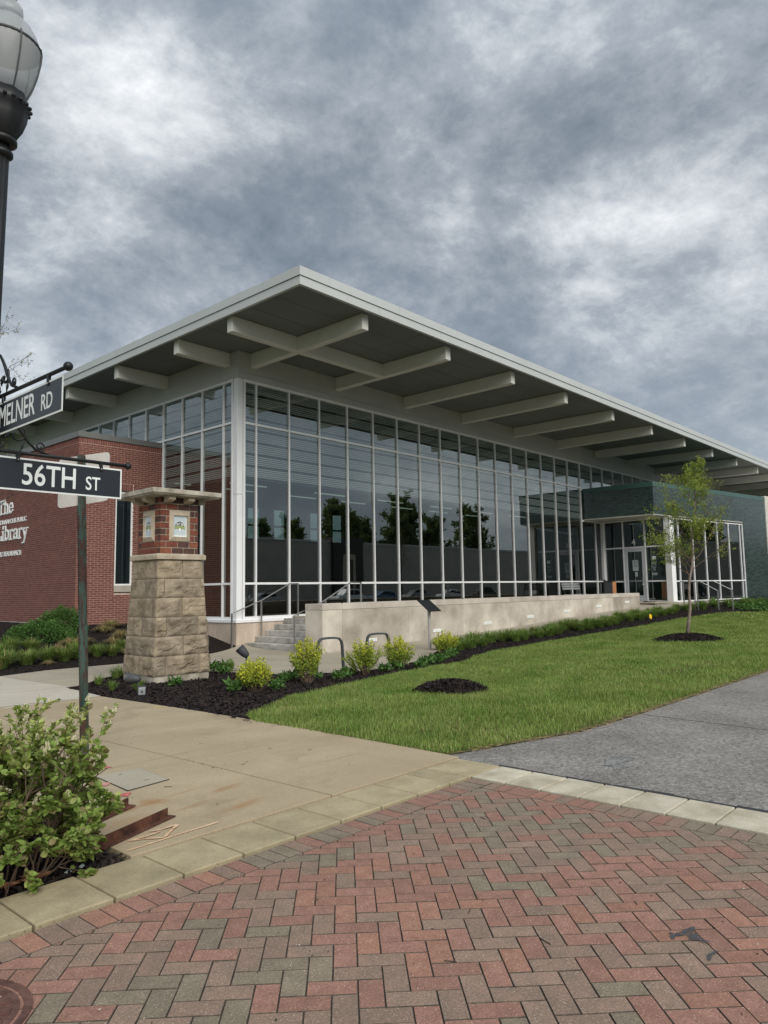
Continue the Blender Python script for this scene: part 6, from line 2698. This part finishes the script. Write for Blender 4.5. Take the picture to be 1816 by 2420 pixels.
tree('budding_tree', 'budding tree with thin branches at the left edge of the photo', (-10.85, -6.45, -.2), (-10.52, -6.65, 6.05), .30,
     lambda t: 1.2 * (1 - (t - .3) * .55), 26, 3, .05, [M['bud'], M['twig_dark']], .45, 92, M['twig_dark'], .06, 1.1)

# ------------------------------------------------------------------ the near bush
BX0 = np.array([-13.42, -15.62])
bush = thing('leafy_bush', 'leafy bush with cream bottlebrush flowers in the near planting square', 'bush', (BX0[0], BX0[1], 0))
brng = np.random.default_rng(5)
stems = MB()
leaf_P, leaf_D, leaf_s, leaf_t, flow = [], [], [], [], []
rt_ = np.array([.67, -.743])
bk_ = np.array([.743, .67])


def bush_branch(p, d, L, r, lev):
    n = 6
    P = [p]
    d = d / np.linalg.norm(d)
    for i in range(n):
        d = d + brng.normal(0, .12, 3) + np.array([0, 0, .03 if lev else .0])
        d /= np.linalg.norm(d)
        P.append(P[-1] + d * L / n)
    stems.tube(P, list(np.linspace(r, r * .35, n + 1)), 5 if lev == 0 else 4, cap=False)
    P = np.array(P)
    if lev < 2:
        for j in range(brng.integers(3, 6) if lev == 0 else brng.integers(2, 5)):
            s = brng.uniform(.35, .98)
            i = min(n - 1, int(s * n))
            q = P[i] + (P[i + 1] - P[i]) * (s * n - i)
            dd = d * .7 + brng.normal(0, .45, 3) + np.array([0, 0, .05])
            bush_branch(q, dd, L * brng.uniform(.28, .5), r * .55, lev + 1)
    if lev >= 1:
        side = 1
        for k in range(13 if lev == 2 else 11):
            s = (.25 + .75 * (k + brng.uniform(0, .6)) / 12.5) if lev == 2 else brng.uniform(.4, 1)
            i = min(n - 1, int(s * n))
            q = P[i] + (P[i + 1] - P[i]) * (s * n - i)
            dv = P[i + 1] - P[i]
            dv /= np.linalg.norm(dv)
            sd = np.cross(dv, [0, 0, 1]) + brng.normal(0, .3, 3)
            sd /= max(np.linalg.norm(sd), 1e-6)
            leaf_P.append(q)
            leaf_D.append(dv * .55 + sd * side * .9 + np.array([0, 0, .05]))
            side = -side
            leaf_s.append(brng.uniform(.55, 1.15) * (.8 if P[-1][2] > .75 else 1.05))
            leaf_t.append(0)
        if P[-1][2] > .62 and brng.uniform() < .30 or (P[-1][2] > .35 and brng.uniform() < .07):
            flow.append((P[-1], P[-1] - P[-2]))


for j in range(88):
    a = brng.uniform(0, 2 * math.pi)
    r0 = .44 * math.sqrt(brng.uniform())
    b = np.array([BX0[0] + r0 * math.cos(a), BX0[1] + r0 * math.sin(a), -.03])
    out = brng.uniform(.02, .34)
    low = brng.uniform() < .42
    d = np.array([math.cos(a) * out * (1.9 if low else 1), math.sin(a) * out * (1.9 if low else 1), .55 if low else 1.0])
    bush_branch(b, d, brng.uniform(.34, .50) if low else brng.uniform(.62, .76), .0065, 0)
# one branch reaching out over the sidewalk, one low over the steel angle
bush_branch(np.array([BX0[0] + .2, BX0[1] - .15, .42]), np.array([.67 * 1.0, -.743 * .8, .62]), .40, .005, 1)
bush_branch(np.array([BX0[0] + .25, BX0[1] - .12, .12]), np.array([.75, -.30, .10]), .34, .005, 1)
for (dx, dy, dz, L_) in ((.8, -.35, .22, .42), (.72, -.62, .30, .40), (.62, -.78, .16, .36), (.85, -.15, .30, .40), (.55, -.80, .40, .36), (.75, -.45, .10, .38)):
    bush_branch(np.array([BX0[0] + .22, BX0[1] - .12, .06]), np.array([dx, dy, dz]), L_, .0045, 1)
stems.obj('stems', M['twig'], bush)
leaf_P, leaf_D, leaf_s = np.array(leaf_P), unit(np.array(leaf_D)), np.array(leaf_s)


def leaf_shape(k):
    """rounded leaf, pleated along the midrib, wavy edge; 16 corners"""
    rng = np.random.default_rng(k)
    L, W_ = .0425, .0170
    ys = np.array([0, .10, .28, .50, .72, .90, 1.0])
    ws = np.array([.10, .62, .98, 1.0, .80, .42, .02])
    mid = [(0, y * L, -.004 * math.sin(y * 3.1) + .010 * y ** 2 * (-1 if k % 2 else .6)) for y in ys]
    lf = [(-w * W_ * (1 + rng.normal(0, .05)), y * L, m[2] + .007 * w + rng.normal(0, .0012)) for y, w, m in zip(ys, ws, mid)]
    rt = [(w * W_ * (1 + rng.normal(0, .05)), y * L, m[2] + .007 * w + rng.normal(0, .0012)) for y, w, m in zip(ys, ws, mid)]
    V = np.array(mid + lf + rt)
    n = len(ys)
    F = [(n + i, i, i + 1, n + i + 1) for i in range(n - 1)] + [(i, 2 * n + i, 2 * n + i + 1, i + 1) for i in range(n - 1)]
    return V, np.array(F)


LS = [leaf_shape(k) for k in range(4)]
BLM = [M['bush_a'], M['bush_b'], M['bush_c']]
leaf_me = {}
for k, (V, F) in enumerate(LS):
    for t in range(3):
        mb = MB().arr(V, F)
        leaf_me[k, t] = mb.mesh('leaf', BLM[t], True)
vis = in_view(leaf_P, 1.0)
dd = np.linalg.norm(leaf_P - np.array(CAM), axis=1)
order = sorted(range(len(leaf_P)), key=lambda i: (not vis[i], dd[i] - leaf_s[i] * .25))
rest = [[], [], []]
rest_n = [0, 0, 0]
mbr = MB()
for c, i in enumerate(order):
    p, d, s = leaf_P[i], leaf_D[i], leaf_s[i]
    up_ = np.array([0, 0, 1.0]) + brng.normal(0, .45, 3)
    z = up_ - d * np.dot(up_, d)
    z /= np.linalg.norm(z)
    x = np.cross(d, z)
    k = int(brng.integers(0, 4))
    hi = p[2] > .62
    t = int(brng.choice(3, p=(.48, .44, .08) if hi else (.70, .12, .18)))
    if c < 300 and vis[i]:
        mw = Matrix(((x[0] * s, d[0] * s, z[0] * s, p[0]), (x[1] * s, d[1] * s, z[1] * s, p[1]), (x[2] * s, d[2] * s, z[2] * s, p[2]), (0, 0, 0, 1)))
        o = bpy.data.objects.new('leaf', leaf_me[k, t])
        COL.objects.link(o)
        adopt(o, bush)
        o.matrix_basis = mw
    else:
        V, F = LS[k]
        R3 = np.stack([x, d, z], 1) * s
        mbr.arr(V @ R3.T + p, F, t)
mbr.obj('foliage', BLM, bush, smooth=True, kind='stuff')
fl_me = []
for k in range(2):
    mb = MB()
    r_ = np.random.default_rng(70 + k)
    n = 90
    t = r_.uniform(0, 1, n)
    a = r_.uniform(0, 6.28, n)
    P = np.c_[.002 * np.cos(a), .002 * np.sin(a), t * .030]
    D = np.c_[np.cos(a), np.sin(a), .6 + .8 * t]
    v, f = leaf_quads(P, D, .011 * (1.1 - .4 * t), .0016, r_, .1)
    mb.arr(v, f)
    fl_me.append(mb.mesh('flower', M['flower']))
for p, d in flow:
    d = d / np.linalg.norm(d) + np.array([0, 0, .6])
    o = link('flower', random.choice(fl_me))
    adopt(o, bush)
    o.matrix_basis = Matrix.Translation(Vector(p)) @ Vector(d).to_track_quat('Z', 'Y').to_matrix().to_4x4() @ Matrix.Scale(random.uniform(1.0, 1.8), 4)

# dry oak leaves and scraps of paper under the bush
for k, (x, y, lab) in enumerate(((-13.62, -16.02, 'curled brown dead leaf nearest the left photo edge under the bush'), (-13.46, -16.05, 'brown dead leaf under the bush between stems and blocks'), (-13.30, -16.04, 'brown dead leaf lying right of the other dead leaves'))):
    rng = np.random.default_rng(200 + k)
    n = 14
    ang = np.linspace(0, 2 * math.pi, n + 1)[:-1]
    rr = .075 * (.75 + .35 * np.cos(7 * ang))
    V = np.c_[x + rr * np.cos(ang) * 1.2, y + rr * np.sin(ang) * .7, .015 + .03 * np.abs(np.cos(ang * 1.5 + k)) + rng.normal(0, .005, n)]
    m = MB()
    m.add(np.r_[[(x, y, .02)], V], [(0, 1 + i, 1 + (i + 1) % n) for i in range(n)])
    o = m.obj('dead_leaf', M['dry_leaf'])
    o['label'] = lab
    o['category'] = 'dead leaf'
for k, (x, y, a, lab) in enumerate(((-13.14, -16.07, .2, 'white paper scrap beside the blocks below the bush'), (-13.05, -16.06, .5, 'rightmost white paper tag beside the blocks below the bush'))):
    m = MB()
    m.obox((x, y, .0 + .004 * k), (.038 * math.cos(a), .038 * math.sin(a), .006), (-.014 * math.sin(a), .02 * math.cos(a), .008), (0, 0, .002))
    o = m.obj('paper_scrap', M['paper'])
    o['label'] = lab
    o['category'] = 'paper'

# ------------------------------------------------------------------ across the street (seen in the glass)
opp = thing('block_building', 'long low tan block building across the street with a dark portal', 'building', (66, -56, 0))
m = MB()
m.box(14, 52.5, -66, -50, -.1, 8.1)
m.box(58, 120, -66, -50, -.1, 8.1)
m.box(52.5, 58, -66, -51.2, -.1, 8.1)
m.obj('wall', M['opp_wall'], opp)
m = MB()
m.box(52.5, 58, -51.19, -49.4, -.1, 8.6)
m.obj('portal', M['opp_dark'], opp)
m = MB()
m.prism([(54.0, -49.38, 0), (54.35, -49.38, 6.4), (56.4, -49.38, 6.4), (56.7, -49.38, 0), (56.1, -49.38, 0), (55.95, -49.38, 5.7), (54.8, -49.38, 5.7), (54.6, -49.38, 0)], (0, -.1, 0))
m.obj('portal_frame', M['frame_stone'], opp)
m = MB()
m.box(13.9, 52.4, -50.06, -49.9, 7.85, 8.16)
m.box(58.1, 120, -50.06, -49.9, 7.85, 8.16)
m.obj('parapet', M['band'], opp)
for (x, y, hh, w, sd, lab) in ((45, -72, 12.5, 3.0, 1, 'dark tree behind the left end of the tan block building'), (73, -70, 14.5, 3.2, 2, 'broad dark tree behind the portal of the tan block building'), (78, -72, 14, 3.0, 3, 'dark tree second from the portal behind the tan building'), (88, -69, 17, 3.6, 4, 'tall dark tree towering over the tan block building'), (93, -71, 15.5, 3.2, 5, 'dark tree right of the tall one behind the tan building'), (102, -72, 13.5, 3.4, 6, 'dark tree near the right end of the tan building'), (112, -69, 16, 4, 7, 'big dark tree past the right end of the tan building'), (66, -74, 11.5, 2.8, 8, 'lower dark tree just right of the portal behind the tan building'), (83, -74, 12, 3.0, 9, 'lower dark tree left of the tall one behind the tan building'),
                             (97.5, -75, 13, 3.0, 10, 'lower dark tree between the two tallest behind the tan building'), (60, -75, 11.3, 2.6, 11, 'low dark tree directly behind the portal of the tan building')):
    tree('street_tree', lab, (x, y, 0), (x + .4, y, hh), .18, (lambda w_: (lambda t: w_ * (1 - .55 * abs(t - .35))))(w), 34, 9, .5, [M['leaf_far'], M['leaf_far']], 0, 300 + sd, M['twig_dark'], .22, .7, group='trees behind the tan building', aspect=.8)
tree('bare_tree', 'bare young street tree across the street before the tan wall', (58.5, -43, 0), (58.8, -43, 8.6), .25, lambda t: 2.2 * (1.1 - t * .6), 26, 1, .05, [M['bud'], M['bud']], 0, 320, M['twig_dark'], .09, 1.1)


def car(label, x, y, paint, suv=False):
    t = thing('parked_car', label, 'car', (x, y, 0), 'cars parked across the street')
    Hh = 1.72 if suv else 1.45
    bodyp = [(-2.2, .35), (-2.25, .62), (-2.15, .88), (-1.2, 1.0), (1.75 if suv else 1.6, 1.0), (2.2, .92), (2.25, .55), (2.15, .32)]
    m = MB()
    m.prism([(x + a, y - .88, z) for a, z in bodyp], (0, 1.76, 0))
    fix(m.obj('body', paint, t, bevel=.06, seg=2))
    gh = [(-1.25, 1.0), (-.55, Hh - .06), (-.2, Hh), (1.2, Hh), (2.0 if suv else 1.55, 1.0)]
    m = MB()
    m.prism([(x + a, y - .74, z - .004) for a, z in gh], (0, 1.48, 0))
    fix(m.obj('cabin', paint, t, bevel=.08, seg=2))
    for s in (-1, 1):
        for (q0, q1, q2, q3) in (((-1.0, 1.04), (-.5, Hh - .12), (.32, Hh - .12), (.32, 1.04)), ((.4, 1.04), (.4, Hh - .12), (1.1, Hh - .12), (1.7 if suv else 1.35, 1.04))):
            m = MB()
            m.add([(x + a, y + s * .7445, z) for a, z in (q0, q1, q2, q3)], [(0, 1, 2, 3) if s < 0 else (3, 2, 1, 0)])
            m.obj('window', M['car_glass'], t)
    for wx in (-1.4, 1.4):
        for s in (-1, 1):
            m = MB()
            m.tube([(x + wx, y + s * .72, .33), (x + wx, y + s * .90, .33)], .33, 20)
            w_ = m.obj('wheel', M['tyre'], t)
            m = MB()
            m.tube([(x + wx, y + s * .895, .33), (x + wx, y + s * .91, .33)], .2, 14)
            m.obj('rim', M['rim'], w_)
    return t


cp = lambda n, c: plain(n, c, .25, .2)
car('white suv parked across the street, mirrored in the glass', 45.5, -40, cp('white_paint', (.75, .76, .77)), True)
car('blue sedan parked right of the white suv across the street', 52, -40.3, cp('blue_paint', (.10, .16, .26)))
car('grey sedan parked across the street before the portal', 58, -40.0, cp('grey_paint', (.25, .26, .27)))
car('white sedan parked farthest but one across the street', 65.5, -40.2, cp('pale_paint', (.65, .66, .68)))
car('black suv parked at the far right across the street', 73, -40, cp('black_paint', (.02, .02, .022)), True)
car('silver sedan parked nearest the corner across the street', 33, -40, cp('silver_paint', (.45, .46, .48)))

# litter of the place: grit and bits of twig on the paving
gr = MB()
for _ in range(260):
    if random.random() < .65:
        x, y = random.uniform(-15.5, -10), random.uniform(-20.5, -16.7)
        z = .0005
    else:
        x, y = random.uniform(-12.6, -9.6), random.uniform(-16.0, -12.5)
        z = h(x, y) + .0125
    a = random.uniform(0, 6.28)
    L = random.uniform(.004, .012) if random.random() < .85 else random.uniform(.03, .07)
    w = random.uniform(.0025, .005)
    gr.obox((x, y, z), (L * math.cos(a), L * math.sin(a), .001), (-w * math.sin(a), w * math.cos(a), 0), (0, 0, w * .7), int(random.random() < .3))
gr.obj('grit', [M['twig_dark'], M['cap_stone']], kind='stuff', label='loose grit and bits of twig scattered on the paving', category='grit')
